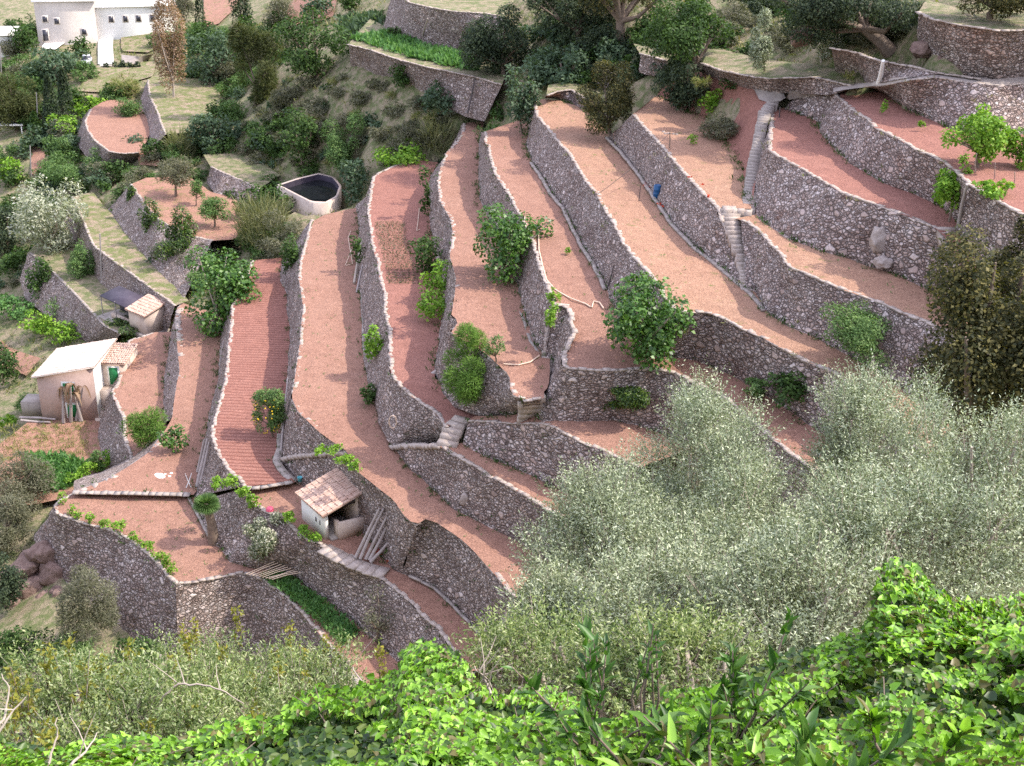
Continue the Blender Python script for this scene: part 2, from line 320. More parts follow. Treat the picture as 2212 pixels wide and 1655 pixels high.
# ---------------------------------------------------------------- terraces
# name: outer edge (wall top), inner edge (foot of the next wall), soil material, mesh step
TER = {
 'T1': ("370,716@-49.6 330,718 277,736 275,749 260,804 252,827 240,847 250,870 265,902 266,947 277,977 284,994@-50",
        "374,716@-49.6 366,740 355,804 352,827 354,880 355,935 330,985 300,1000@-50", 'soil', .8),
 'T2': ("396,655@-47 383,664 378,689 383,751 388,801 382,827 375,872 372,902 352,937 317,980 270,1012 220,1040 175,1055 160,1063@-47.4",
        "500,690@-47 475,740 470,830 455,870 440,960 430,1000 422,1052 410,1066@-47.4", 'soil', .8),
 'T2b': ("160,1065@-47.75 135,1075 115,1092 125,1112 162,1125 225,1142 275,1162 325,1202 357,1240 380,1262 425,1257 492,1244 530,1238 560,1248 600,1275 650,1320 690,1370 730,1420 780,1490@-48.3",
         "410,1069@-47.75 430,1112 462,1170 482,1182 500,1210 545,1222 600,1228 628,1241 703,1289 738,1323 773,1346 830,1400 900,1470@-48.3", 'soil', .7),
 'T3': ("545,562@-43.2 500,661 497,713 490,776 485,827 470,877 455,937 467,972 487,1010 515,1035 527,1050@-43.9",
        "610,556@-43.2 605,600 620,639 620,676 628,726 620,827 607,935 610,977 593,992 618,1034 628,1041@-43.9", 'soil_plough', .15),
 'T3b': ("527,1053@-44.3 535,1075 545,1090 575,1105 613,1122 653,1160 693,1177 728,1202 753,1220 808,1241 840,1261 876,1291 910,1326 953,1366 970,1396 1010,1450@-44.8",
         "628,1044@-44.3 653,1044 720,1095 790,1150 830,1203 850,1225 885,1241 943,1269 988,1311 1030,1356 1055,1391 1100,1440@-44.8", 'soil', .8),
 'T4': ("770,448@-39.4 700,463 680,474 663,509 648,564 645,596 655,664 650,714 645,764 635,827 630,860 645,890 693,935 728,960 755,977 752,988 775,1020 815,1052 853,1082 868,1107 880,1122 900,1134@-40 915,1119 943,1127 978,1150 1003,1170 1028,1195 1050,1220 1070,1241 1110,1290@-40.4",
        "775,449@-39.4 775,489 773,594 783,639 788,724 790,764 803,827 818,887 823,910 840,942 848,967 875,1002 910,1035 953,1072 983,1102 1053,1135 1103,1160 1170,1200@-40.4", 'soil', .8),
 'T5': ("905,346@-35.4 853,357 818,372 805,382 799,414 793,459 799,489 805,536 815,564 820,609 830,631 830,676 840,709 840,764 845,809 858,827 890,857 940,890 963,922@-36.2",
        "940,350@-35.4 928,380 928,439 928,489 935,560 953,600 953,689 943,764 928,814 970,860 1010,885 1045,893 1020,905 985,915@-36.2", 'soil_red', .8),
 'T5b': ("950,963@-36.95 978,982 1035,1012 1053,1027 1103,1052 1138,1072 1181,1100 1218,1122 1256,1140 1330,1180@-37.2",
         "998,958@-36.95 1053,987 1106,1007 1146,1025 1193,1050 1256,1077 1340,1115@-37.2", 'soil', .8),
 'T6': ("1000,266@-31.4 998,290 963,332 953,357 945,390 950,434 973,471 978,499 975,521 972,554 985,600 983,631 975,681 989,692 987,704 973,714 983,726 1000,734 1048,761 1075,786 1098,808 1103,820 1100,837 1110,855 1131,862@-32.1",
        "1038,262@-31.4 1033,327 1033,390 1035,429 1050,464 1085,540 1116,614 1126,654 1138,701 1151,736 1168,761 1178,776 1175,820 1163,860@-32.1", 'soil', .8),
 'T6b': ("1010,908@-35.7 1050,911@-35.2 1103,914@-34.6 1156,914@-33.9 1186,917@-33.6 1218,935 1261,957 1306,975 1380,1010@-33.8",
         "1020,902@-35.7 1100,902@-34.7 1131,892@-34 1163,887@-33.6 1181,900 1213,902 1256,892 1340,905 1420,930 1500,965@-33.8", 'soil', .8),
 'T7': ("1048,284@-28.2 1046,307 1053,312 1058,340 1068,375 1090,407 1106,434 1130,480 1151,529 1160,559 1168,589 1188,636@-28.9 1198,660 1223,659 1231,689 1236,721 1218,756 1213,786@-30.1 1223,796 1281,800 1356,799 1406,795 1431,799 1456,806 1500,827 1553,852 1591,880 1643,927 1700,975 1780,1035@-30.6",
        "1145,250@-28.2 1141,292 1136,312 1148,350 1178,390 1191,416 1218,446 1241,494 1261,534 1291,581 1311,624 1318,646@-28.9 1350,710 1420,768 1501,776@-30.2 1581,811 1640,845 1720,895 1800,945 1880,1000@-30.6", 'soil', .8),
 'T8': ("1153,213@-25.3 1158,250 1181,275 1201,302 1228,332 1248,362 1268,397 1286,414 1306,454 1331,494 1346,526 1368,556 1401,591@-26.2 1430,635 1456,671 1488,675@-26.9 1531,674 1568,691 1606,711 1656,734 1709,764 1746,784 1784,796 1834,827 1880,862 1924,897 1956,940 2000,995@-27.3",
        "1200,215@-25.3 1256,235 1313,297 1346,330 1381,375 1406,412 1426,441 1456,486 1506,536 1556,576 1593,611 1631,629@-26.7 1659,676 1696,699 1771,734 1830,765 1890,800 1960,850 2050,915@-27.3", 'soil_dry', .8),
 'T9': ("1366,247@-22.6 1406,292 1438,327 1471,367 1513,414 1548,446@-23.4",
        "1420,205@-22.6 1480,240 1534,260 1560,300 1590,340 1605,380 1612,420 1612,450@-23.4", 'soil_dry', .8),
 'T10': ("1590,470@-23.7 1601,474 1631,491 1659,522 1684,546 1701,576 1759,599 1814,624 1909,656 1959,681 2009,699 2044,716 2140,765@-24",
         "1625,464@-23.7 1659,484 1696,511 1771,541 1834,556 1884,576 1946,596 2009,626 2060,650 2160,705@-24", 'soil_dry', .8),
 'T11': ("1664,245@-20.4 1666,265 1660,292 1660,322 1671,332 1709,352 1759,380 1814,414 1846,426 1909,449 1984,476 2019,491@-20.4 2039,509 2066,559 2095,610@-21.6",
         "1690,232@-20.4 1696,235 1769,262 1771,282 1796,315 1839,355 1909,395 1966,414 2034,446 2069,480@-20.4 2085,520 2100,560 2120,605@-21.6", 'soil_red', .8),
 'T12': ("1714,212@-19.6 1751,207@-19 1799,200@-18.2 1834,232@-17.8 1879,262 1889,275 1934,297 1984,325 2034,347 2060,365 2090,395@-17.5 2134,414 2191,451 2212,458 2270,490@-17.6",
         "1735,200@-19.2 1800,192@-18 1850,187@-17.6 1904,195 1926,212 1959,235 2009,257 2049,275 2100,288 2150,292 2212,290 2290,285@-17.6", 'soil_red', .8),
 'T13': ("1800,198@-17.5 1864,187@-17.0 1909,184@-16.2 1971,172@-15.0 2021,166@-14.8 2084,177 2159,185 2212,180 2280,168@-14.8",
         "1800,191@-17.5 1864,180@-17 1896,176@-16.2 1960,166@-15 2021,160@-14.8 2084,165 2150,173 2212,166 2280,155@-14.8", 'concrete', .8),
 'BK': ("1420,205@-22.65 1480,240 1534,260 1560,300 1590,340 1605,380 1612,420 1612,450@-23.45", "1440,165@-21.2 1515,153@-19.75 1560,172@-19.6 1625,190@-19.4 1648,215@-19.8 1640,280@-20.9 1630,340@-22.2 1622,400@-23 1618,445@-23.45", 'soil_red', .8),
 'PA': ("1640,214@-19.8 1664,222@-19.9 1700,216@-19.75 1751,207@-19.05 1799,200@-18.25", "1630,192@-19.4 1659,195@-19.25 1721,196@-18.85 1800,192@-18", 'concrete', .8),
 'UA': ("1518,135@-18.5 1563,152@-18.3 1631,165@-18.1 1659,169@-18 1759,165@-17.2 1796,172 1844,185@-17.1",
        "1530,100@-18.2 1590,115@-18 1650,128@-17.7 1700,133@-17.3 1760,140@-17 1810,148 1850,156@-16.9", 'ground', .8),
 'UG': ("753,95@-26 803,107 853,125 928,145 1028,165 1085,182@-26",
        "800,40@-25.7 835,62 865,82 928,95 1010,107 1095,135@-25.7", 'ground', .8),
 'UC': ("860,-20@-21 883,5 923,15 983,25 1043,28 1090,36@-21", "880,-40@-20.8 930,-20 1000,-8 1060,-6 1110,0@-20.8", 'ground', .8),
 'UD': ("1383,115@-19.5 1400,118 1441,130@-19.5", "1370,95@-19.3 1420,100 1470,115@-19.3", 'ground', .8),
 'UE': ("1286,142@-22.5 1305,148 1328,160@-22.5", "1290,125@-22.3 1320,130 1350,145@-22.3", 'ground', .8),
 'UF': ("1180,205@-24.3 1200,197 1236,192 1266,212@-24.3", "1190,185@-24.2 1230,175 1290,200@-24.2", 'ground', .8),
 'UR': ("1984,25@-11.3 2021,41 2084,54 2159,65 2196,64 2270,56@-11.3", "2000,0@-11.1 2080,20 2160,30 2270,25@-11.1", 'ground', .8),
 'L3': ("155,425@-47.2 180,480 200,530 225,549 320,619 378,660@-47.5", "195,415@-47.2 215,440 270,500 320,560 372,610 402,652@-47.5", 'fallow', .8),
 'L4': ("282,398@-43.8 310,440 345,478 420,512 458,520@-43.8", "312,385@-43.8 400,380 450,415 520,430 550,478 530,515@-43.8", 'soil_weedy', .8),
 'L6': ("225,218@-43 195,235 183,262 187,280 205,305 235,328 268,332@-43", "250,214@-43 300,222 316,255 318,290 300,330@-43", 'soil', .8),
 'L8': ("318,172@-40.6 322,205 338,240 350,275 358,290@-40.6", "330,165@-40.6 400,165 470,180 470,240 420,285@-40.6", 'fallow', .8),
 'L5': ("455,360@-42 470,368 510,385 560,408@-42", "440,335@-41.9 500,330 560,350 600,378@-41.9", 'ground', .8),
 'LG': ("-60,1100@-54.2 -20,1010 -5,960 60,912@-54.1", "60,1090@-54.2 205,1060 240,1015 220,960 208,900@-54.1", 'soil_weedy', .8),
 'LS': ("60,545@-51.3 85,559 160,634 225,704 262,722@-51", "140,470@-51 190,560 222,612 300,675 355,705@-51", 'ground', .8),
}
def inside(P, poly):
    x, y = P[:, 0], P[:, 1]; c = np.zeros(len(P), bool); n = len(poly)
    for i in range(n):
        x1, y1 = poly[i, :2]; x2, y2 = poly[i - 1, :2]
        k = (y1 > y) != (y2 > y)
        c ^= k & (x < (x2 - x1) * (y - y1) / (y2 - y1 + 1e-12) + x1)
    return c
SOILS = {}; TP = {}; UNDER = []
def soil_z(B, P):
    d = ((P[:, None, :2] - B[None, :, :2]) ** 2).sum(2) + 1e-4
    wt = d ** -1.5; return (wt * B[None, :, 2]).sum(1) / wt.sum(1)
def field(name, key, disp=None):
    o, i, mat, st = TER[key]; O = PL(o); I = PL(i); TP[key] = (O, I)
    n = max(6, int(plen(O) / 0.8)); On = resample(O, n); m = max(6, int(plen(I) / 0.8)); In = resample(I, m)
    # push the inner edge a little under the wall behind it
    sh = In.copy()
    for k in range(len(In)):
        d = In[k, :2] - On[np.argmin(((On[:, :2] - In[k, :2]) ** 2).sum(1)), :2]
        sh[k, :2] += d / (np.linalg.norm(d) + 1e-6) * 0.35
    ring = np.concatenate([On, sh[::-1]])
    lo, hi = ring[:, :2].min(0), ring[:, :2].max(0)
    gx, gy = np.meshgrid(np.arange(lo[0], hi[0], st), np.arange(lo[1], hi[1], st))
    G = np.stack([gx.ravel(), gy.ravel()], 1)
    if st > 0.5: G = G + R.uniform(-.25, .25, G.shape) * st
    G = G[inside(G, ring)]
    if len(G):
        dm = np.concatenate([((G[a:a + 4000, None] - ring[None, :, :2]) ** 2).sum(2).min(1) for a in range(0, len(G), 4000)])
        G = G[dm > (st * .45) ** 2]
    V2 = np.concatenate([ring[:, :2], G]); nr = len(ring)
    res = delaunay_2d_cdt([Vector(v) for v in V2], [(k, (k + 1) % nr) for k in range(nr)], [], 1, 1e-4)
    V = np.array([(v.x, v.y) for v in res[0]]); F = np.array(res[2])
    z = np.concatenate([soil_z(ring, V[a:a + 2000]) for a in range(0, len(V), 2000)])
    V3 = np.c_[V, z]; V3[:, 2] += 0.05 * noise(V3 * [1, 1, 0] + 5, 0.8) - 0.03
    if disp is not None: V3[:, 2] += disp(V3)
    # a clean upward winding
    a, bb, c = V3[F[:, 0]], V3[F[:, 1]], V3[F[:, 2]]
    fl = np.cross(bb - a, c - a)[:, 2] < 0; F[fl] = F[fl][:, ::-1]
    ob = mesh(name, V3, F, M[mat], True); tag(ob, kind='structure')
    SOILS[key] = ring
    uo = {'PA': 3.6, 'BK': 2.0, 'UA': 2.4, 'UG': 4.2, 'UC': 6.2, 'UD': 2.4, 'UE': 2.2, 'UF': 2, 'UR': 4, 'L3': 4.2, 'L4': 4.2, 'L6': 3.8, 'L8': 3.2, 'L5': 2.8, 'T13': 3.4, 'LS': 3.6}.get(key, 1.2) if (key[0] != 'T' or key == 'T13') else (4.6 if key in ('T1', 'T2', 'T2b', 'T3', 'T3b', 'T4', 'T5', 'T5b') else 3.7)
    ui = 1.0 if (key in ('T9', 'T13') or key[0] != 'T') and key != 'PA' else uo
    UNDER.append(np.r_[np.c_[On[::2, :2], On[::2, 2] - uo], np.c_[In[::2, :2], In[::2, 2] - ui]])
    return ob
def rows(period, amp, ylo=-1e9, yhi=1e9, xlo=-1e9, xhi=1e9):
    return lambda V: amp * np.sin(V[:, 1] * 2 * math.pi / period) * ((V[:, 1] > ylo) & (V[:, 1] < yhi) & (V[:, 0] > xlo) & (V[:, 0] < xhi))
for k in TER:
    nm = 'terrace_field' if k[0] == 'T' and k != 'T13' else ('stone_path' if k == 'T13' else ('garden_ground' if k == 'LG' else 'earth_bank' if k == 'BK' else 'dirt_path' if k == 'PA' else 'hillside_field'))
    d = None
    if k == 'T3':
        y0 = at(560, 935, -43.8)[1]; y1 = at(560, 600, -43.4)[1]
        d = lambda V: 0.02 * np.sin(V[:, 1] * 2 * math.pi / 0.5) * ((V[:, 1] > y0) & (V[:, 1] < y1))
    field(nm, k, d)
# ---------------------------------------------------------------- retaining walls
def stone_row(P, width=0.36, h=0.08, proud=0.06, side=None, even=False):
    """irregular flat stones laid along the line P (world); returns an MB"""
    mb = MB(); L = plen(P); n = max(2, int(L / 0.5)); Q = resample(P, n + 1)
    t = np.diff(Q, axis=0)
    for k in range(n):
        a = Q[k]; d = t[k]; ln = np.linalg.norm(d[:2]); u = d[:2] / (ln + 1e-6); nrm = np.array([-u[1], u[0]]) * (1 if side is None else side)
        wd = width * R.uniform(.65, 1.2); hh = h * R.uniform(.7, 1.25); pr = proud * R.uniform(-.6, 1.4)
        if even: wd, hh, pr = width, h * R.uniform(.85, 1.1), proud * R.uniform(.4, .8)
        o = np.r_[a[:2] - nrm * pr + u * 0.01, a[2] - 0.07]
        b = [o, np.r_[o[:2] + u * (ln - .01), Q[k + 1, 2] - .07], np.r_[o[:2] + u * (ln - .01) + nrm * wd, Q[k + 1, 2] - .07], np.r_[o[:2] + nrm * wd, o[2]]]
        top = [q + np.array([*R.normal(0, .03, 2), hh + R.normal(0, .02)]) for q in b]
        mb.hexa(b, top)
    return mb
BATT = []; WL = []
def wall(label, top, base, mat='stone', cop=True, capmat='coping', group='dry stone retaining walls', name='stone_wall', capw=.3):
    T = PL(top); B = PL(base); L = max(plen(T), plen(B)); n = max(4, int(L / 0.3))
    Tn, Bn = resample(T, n), resample(B, n)
    WL.append((label, Tn, Bn)); BATT.append((label[:40], np.round(np.linalg.norm((Tn - Bn)[:, :2], axis=1)[::max(1, n // 6)], 1), np.round((Tn - Bn)[::max(1, n // 6), 2], 1)))
    out = (Bn - Tn)[:, :2]; 
    tt = np.gradient(Tn[:, :2], axis=0); nr = np.stack([tt[:, 1], -tt[:, 0]], 1); nr /= np.linalg.norm(nr, axis=1)[:, None] + 1e-6
    s = np.sign((nr * out).sum(1).mean()) or 1.0; nr *= s
    m = max(4, int(abs(np.mean(Tn[:, 2] - Bn[:, 2])) / 0.3)) + 2
    f = np.linspace(0, 1.10, m)[None, :, None]
    V = Tn[:, None] * (1 - f) + Bn[:, None] * f
    V[:, :, 2] -= 0.02
    dsp = 0.10 * noise(V, 0.9) + 0.06 * noise(V + 9, 2.6)
    V[:, :, :2] += nr[:, None] * dsp[..., None]
    i = np.arange(n - 1)[:, None] * m; j = np.arange(m - 1)[None]
    F = np.stack([i + j, i + j + 1, i + m + j + 1, i + m + j], -1).reshape(-1, 4)
    if s > 0: F = F[:, ::-1]
    loc = np.array([*Bn[:, :2].mean(0), Bn[:, 2].min()])
    w_ = mesh(name, V.reshape(-1, 3), F, M[mat], True, None, loc)
    tag(w_, label, 'stone wall', group, 'thing')
    if cop: stone_row(Tn, capw, .08, .06, (1 if s > 0 else -1), capmat == 'concrete').build('coping', M[capmat], w_)
    return w_
W = wall
W('lowest long wall beside the house staircase, holding the narrow lowest red field', "330,718@-49.65 277,736 275,749 260,804 252,827 240,847 250,870 265,902 266,947 277,977 284,994@-50", "300,745@-53 262,760 243,810 236,830 226,850 222,880 218,915 216,950 224,990 238,1012 258,1016@-54.2")
W('wall with a thick pale rim right of the lowest field, ending above a leafy shrub', "390,658@-47 383,664 378,689 383,751 388,801 382,827 375,872 372,902@-47.3", "375,695@-49.7 366,740 355,804 352,827 354,880 355,915@-49.95", capw=.6)
W('curved boundary wall with a pale broad top sweeping down to the white ash patch', "352,937@-47.3 317,980 270,1012 220,1040 175,1055 158,1064@-47.45", "340,930@-50 300,975 262,1000 215,1022 180,1030 160,1040@-52", capw=.7)
W('low step wall crossing the bottom red field in a straight line', "158,1060@-47.35 250,1061 350,1063 412,1065@-47.35", "158,1066@-47.8 250,1067 350,1069 412,1071@-47.8", capw=.5, capmat='concrete')
W('tall rounded bastion wall of coarse stone above the brown rock outcrop', "160,1065@-47.75 135,1075 115,1092 125,1112 162,1125 225,1142 275,1162 325,1202 357,1240 380,1262@-47.9", "105,1120@-51 78,1150 85,1200 105,1250@-54 150,1300 200,1345 255,1390 310,1425 345,1440 385,1450@-53.5", 'stone_big')
W('wall with a sunlit sharp corner below the green crop rows', "380,1262@-47.9 425,1257 492,1244 530,1238 560,1248 600,1275 650,1320 690,1370 730,1420 780,1490@-48.3", "385,1450@-53.5 425,1440 492,1425 540,1425 580,1445 620,1475 660,1510 700,1550 740,1590 790,1640@-53.5")
W('wall along the ploughed ridged field with grey planks leaning on its foot', "545,562@-43.2 500,661 497,713 490,776 485,827 470,877 455,937 467,972 487,1010 515,1035 527,1050@-43.9", "528,610@-47 484,690 475,740 470,830 455,870 440,960 430,1000 424,1030 422,1052 425,1072@-47.5")
W('low concrete-topped step wall closing the ploughed field at its lower end', "527,1050@-43.85 553,1052 590,1045 630,1038@-43.85", "527,1056@-44.35 553,1059 590,1052 630,1045@-44.35", capw=.4, capmat='concrete')
W('vine-draped wall bending below the small field left of the tiled hut', "527,1053@-44.3 535,1075 545,1090 575,1105 613,1122 653,1160 693,1177@-44.35", "425,1085@-47.7 430,1112 462,1170 482,1182 500,1210 545,1222 600,1228@-47.8")
W('wall between the crop rows and the pale path in front of the hut', "693,1177@-44.35 728,1202 753,1220 808,1241 840,1261 876,1291 910,1326 953,1366 970,1396 1010,1450@-44.8", "600,1228@-47.8 628,1241 703,1289 738,1323 773,1346 830,1400 850,1420 900,1470@-48.3")
W('wall along the widest bare red field, pole and lemon tree at its foot', "672,474@-39.45 663,509 648,564 645,596 655,664 650,714 645,764 635,827 630,860 645,890 693,935 728,960 755,977@-39.95", "610,560@-43.2 605,600 620,639 620,676 628,726 620,827 607,935 613,990@-43.6 645,986@-42.6 690,982@-41.4 725,980@-40.6 752,979@-40.1")
W('wall under the ramp behind the tiled hut, concrete channel at its foot', "613,991@-43.6 645,986@-42.6 690,982@-41.4 725,980@-40.6 752,986@-40.0 775,1020 815,1052@-40.1", "612,996@-43.95 618,1008@-43.95 628,1020@-43.95 640,1032@-44 653,1043@-44.2 720,1095 775,1135@-44.3", capw=.5)
W('tall wall with grey poles leaning against it, right of the tiled hut', "815,1052@-40.1 853,1082 868,1107 880,1122 900,1134@-40.2", "775,1135@-44.3 800,1165 830,1203 850,1225 868,1234@-44.4")
W('rubble wall under the speckled strip that runs into the silver olives', "900,1134@-40.2 915,1119 943,1127 978,1150 1003,1170 1028,1195 1050,1220 1070,1241 1110,1290@-40.4", "868,1234@-44.4 885,1241 943,1269 988,1311 1030,1356 1055,1391 1070,1408 1085,1424 1110,1450@-44.8")
W('wall with a climbing vine and bare roots right of the widest bare red field', "905,346@-35.4 853,357 818,372 805,382 799,414 793,459 799,489 805,536 815,564 820,609 830,631 830,676 840,709 840,764 845,809 858,827 890,857 940,890 963,922@-36.2", "800,425@-39.3 778,435 772,448 774,470 775,489 774,540 773,594 778,620 783,639 788,724 790,764 803,827 818,887 823,910 840,942 858,957 900,960 950,962@-39.3")
W('short ledge wall under the ramp below the hanging coil of hose', "848,966@-39.9 870,964@-39.2 900,965@-38.3 930,966@-37.5 952,963@-37 978,982@-36.95 1035,1012 1053,1027 1103,1052 1138,1072 1181,1100 1218,1122 1256,1140 1330,1180@-37.2", "848,969@-40.05 862,985 875,1002 890,1017 910,1035 930,1054 953,1072 983,1102 1053,1135 1103,1160 1170,1200 1250,1240@-40.4")
W('long narrow wall left of the upper middle red strip, shrubs at its foot', "1000,266@-31.4 998,290 963,332 953,357 945,390 950,434 973,471 978,499 975,521@-31.7 972,554 985,600 983,631 975,681 989,692 987,704 973,714 983,726@-32 1000,734 1048,761 1075,786 1098,808 1103,820 1100,837 1110,855 1131,862@-32.1", "960,345@-35.4 945,362 930,380 925,410 928,439 930,489 935,530 940,570 953,600 953,640 953,689 943,764@-36 940,800 965,845 990,870 1020,884 1045,892 1075,898 1100,903 1131,907@-35.2")
W('short end wall of the strip beside the flagstone path', "1129,863@-32.12 1168,858@-32.12", "1131,906@-34.3 1165,893@-33.8")
W('coarse stone wall below the citrus tree, path stairs at its left end', "1010,909@-35.7 1050,911@-35.2 1103,914@-34.6 1156,914@-33.9 1186,917@-33.6 1218,935 1261,957 1306,975 1380,1010@-33.8", "1000,957@-36.95 1053,987 1106,1007 1146,1025 1193,1050 1256,1077 1310,1103 1390,1140@-37.2", 'stone_big')
W('wall behind the round fig tree, left of the strip with a pale hose', "1048,284@-28.2 1046,307 1053,312 1058,340 1068,375 1090,407 1106,434 1130,480 1151,529 1160,559 1168,589 1188,636 1196,662@-28.9", "1036,285@-31.5 1033,327 1033,360 1033,390 1035,429 1050,464 1085,540 1116,614 1126,654 1138,701 1151,736 1168,761 1178,776@-32.1")
W('bulging wall under the big fig tree and above the citrus', "1198,661@-28.9 1223,660@-28.9 1231,689 1236,721 1218,756 1213,786@-30.1 1223,796 1281,800 1356,799 1406,795 1431,799 1456,806@-30.2", "1178,776@-32.1 1192,780@-32.1 1190,800@-32.5 1182,830@-33 1168,860@-33.3 1163,887@-33.45 1181,900@-33.5 1213,903 1256,905 1320,903 1380,915 1440,935@-33.6")
W('wall running right from the big fig tree down behind the olive crowns', "1456,806@-30.2 1500,827 1553,852 1591,880 1643,927 1700,975 1780,1035@-30.6", "1440,935@-33.6 1490,955 1545,985 1590,1015 1645,1060 1700,1100 1790,1160@-33.8")
W('long straight wall between the hose strip and the cable-crossed strip', "1153,213@-25.3 1158,250 1181,275 1201,302 1228,332 1248,362 1268,397 1286,414 1306,454 1331,494 1346,526 1368,556 1401,591@-26.2 1430,635 1456,671 1488,675@-26.9", "1143,250@-28.2 1141,292 1136,312 1148,350 1178,390 1191,416 1218,446 1241,494 1261,534 1291,581 1311,624 1318,646@-28.9 1350,710 1420,768 1501,777@-30.2")
W('wall of coarse reddish stone from the fig crown to the pale almond tree', "1488,675@-26.9 1531,674 1568,691 1606,711 1656,734 1709,764 1746,784 1784,796 1834,827 1880,862 1924,897 1956,940 2000,995@-27.3", "1501,777@-30.2 1530,788 1581,811 1615,830 1660,857 1720,895 1760,920 1800,945 1850,980 1890,1010 1930,1045 1970,1090 2010,1130@-30.6", 'stone_big')
W('straight wall with the blue drum standing at its foot', "1366,247@-22.6 1406,292 1438,327 1471,367 1513,414 1548,446@-23.4 1556,476@-23.9 1576,514@-24.8 1596,559@-25.8 1606,604@-26.4 1612,626@-26.7", "1313,297@-25.5 1346,330 1381,375 1406,412 1426,441 1456,486 1506,536 1556,576 1580,598 1595,613 1605,622 1613,630@-26.7")
W('wall right of the long stair with flowers, above the almond tree', "1601,474@-23.7 1631,491 1659,522 1684,546 1701,576 1759,599 1814,624 1909,656 1959,681 2009,699 2044,716 2140,765@-24", "1615,622@-26.6 1631,632@-26.7 1659,676 1696,699 1740,720 1771,734 1830,765 1890,800 1925,823 1960,850 1990,872 2080,935@-27.3")
W('tall stone wall with a pale boulder bulging from its middle', "1664,245@-20.4 1666,265 1660,292 1660,322 1671,332 1709,352 1759,380 1814,414 1846,426 1909,449 1984,476 2019,491@-20.4 2039,509@-20.8 2066,559@-21.3 2095,610@-21.8", "1640,300@-22.6 1632,350@-23.2 1626,400@-23.5 1625,440@-23.6 1640,472@-23.7 1659,484 1696,511 1771,541 1834,556 1884,576 1946,596 2009,626 2060,650 2100,672@-23.9", 'stone_big')
W('tall wall curving under the upper red field with two saplings', "1714,212@-19.6 1751,207@-19 1799,200@-18.2 1834,232@-17.8 1879,262 1889,275 1934,297 1984,325 2034,347 2060,365 2090,395@-17.5", "1696,236@-20.4 1735,248 1769,262 1771,282 1796,315 1839,355 1909,395 1966,414 2010,434 2034,446 2069,478@-20.4", 'stone_big')
W('wall at the right edge with a vertical corner post, leafy vines on top', "2090,395@-17.5 2134,414 2191,451 2212,458 2270,490@-17.6", "2070,492@-20.4 2085,522@-20.8 2100,556@-21.2 2130,590@-21.6 2180,630@-21.8")
W('wall carrying the curved path above the upper red field', "1864,187@-17.0 1909,184@-16.2 1971,172@-15.0 2021,166@-14.8 2084,177 2159,185 2212,180 2280,168@-14.8", "1885,190@-17.6 1904,195@-17.6 1926,212 1959,235 2009,257 2049,275 2100,288 2150,292 2212,290 2290,285@-17.6", 'stone_big')
W('low wall along the upper side of the curved path with a white pillar', "1796,102@-14.6 1850,112 1909,131 1959,140 2034,157 2084,163 2120,170@-14.7", "1805,160@-17.3 1849,170@-17.2 1896,176@-16.2 1960,167@-15.05 2021,161@-14.85 2084,166@-14.8 2120,172@-14.85")
W('high wall under the topmost grassy ledge in the upper right corner', "1984,25@-11.3 2021,41 2084,54 2159,65 2196,64 2270,56@-11.3", "1981,100@-14.2 2030,140@-14.7 2084,160@-14.75 2150,170@-14.8 2212,166@-14.8 2280,155@-14.8", 'stone_big')
W('low wall under the narrow ledge with yellow flowers', "1518,135@-18.5 1563,152@-18.3 1631,165@-18.1 1659,169@-18 1759,165@-17.2 1796,172 1844,185@-17.1", "1515,155@-19.8 1560,174@-19.7 1625,192@-19.5 1659,197@-19.3 1721,198@-18.9 1796,202@-18.1 1850,189@-17.4")
W('wall under the green vegetable bed, dark stake on its right end', "753,95@-26 803,107 853,125 928,145 1028,165 1085,182@-26", "757,140@-29.3 808,160@-29.3 860,175 915,202@-29.6 1010,245@-30 1050,255@-30")
W('tall pale wall above the green vegetable bed at the top of the picture', "850,-20@-21 883,5 923,15 983,25 1043,28 1090,36@-21", "828,58@-25.7 850,75 870,84 928,97 1010,109 1095,137@-25.7")
W('short sunlit wall stub under the trees above the sloping field', "1383,115@-19.5 1400,118 1441,130@-19.5", "1381,152@-21.2 1400,158 1440,166@-21.2")
W('small broken wall among grass below the dark tree trunk', "1286,142@-22.5 1305,148 1328,160@-22.5", "1283,175@-24 1300,182 1312,188@-24")
W('low curved wall closing the far end of the cable-crossed strip', "1180,205@-24.3 1200,197 1236,192 1266,212@-24.3", "1175,211@-25.3 1200,212 1236,222 1262,242@-25.5")
W('wall with grass on top behind the dark-roofed shed', "155,425@-47.2 180,480 200,530 225,549 320,619 378,660@-47.5", "140,472@-50.8 165,530 190,570 218,612@-51 300,680@-51 362,715@-50.8")
W('wall half hidden by three ivy clumps below the small orchard', "282,398@-43.8 310,440 345,478 420,512 458,520@-43.8", "235,450@-47.2 270,500 320,560 372,610 400,640@-47.4")
W('wall left of the water tank under a patch of yellow grass', "455,360@-42 470,368 510,385 560,408@-42", "447,392@-43.9 465,412 505,432 550,450@-43.9")
W('round-ended wall under the small red field on the far left slope', "195,235@-43 183,262 187,280 205,305 235,328 268,332 300,330@-43", "172,262@-46 165,285@-46 170,312 188,335 218,356 262,360 310,352@-45.5")
W('overgrown wall right of the small red field on the far left slope', "318,172@-40.6 322,205 338,240 350,275 358,290@-40.6", "300,222@-43 318,258 322,280 325,300 330,318@-43")
W('path-side wall covered in greenery left of the dark-roofed shed', "60,545@-51.3 85,559 160,634 225,704 262,722@-51", "45,600@-54 60,640@-54.5 120,690@-54.5 190,735@-54.5 235,745@-54.3", capmat='concrete')
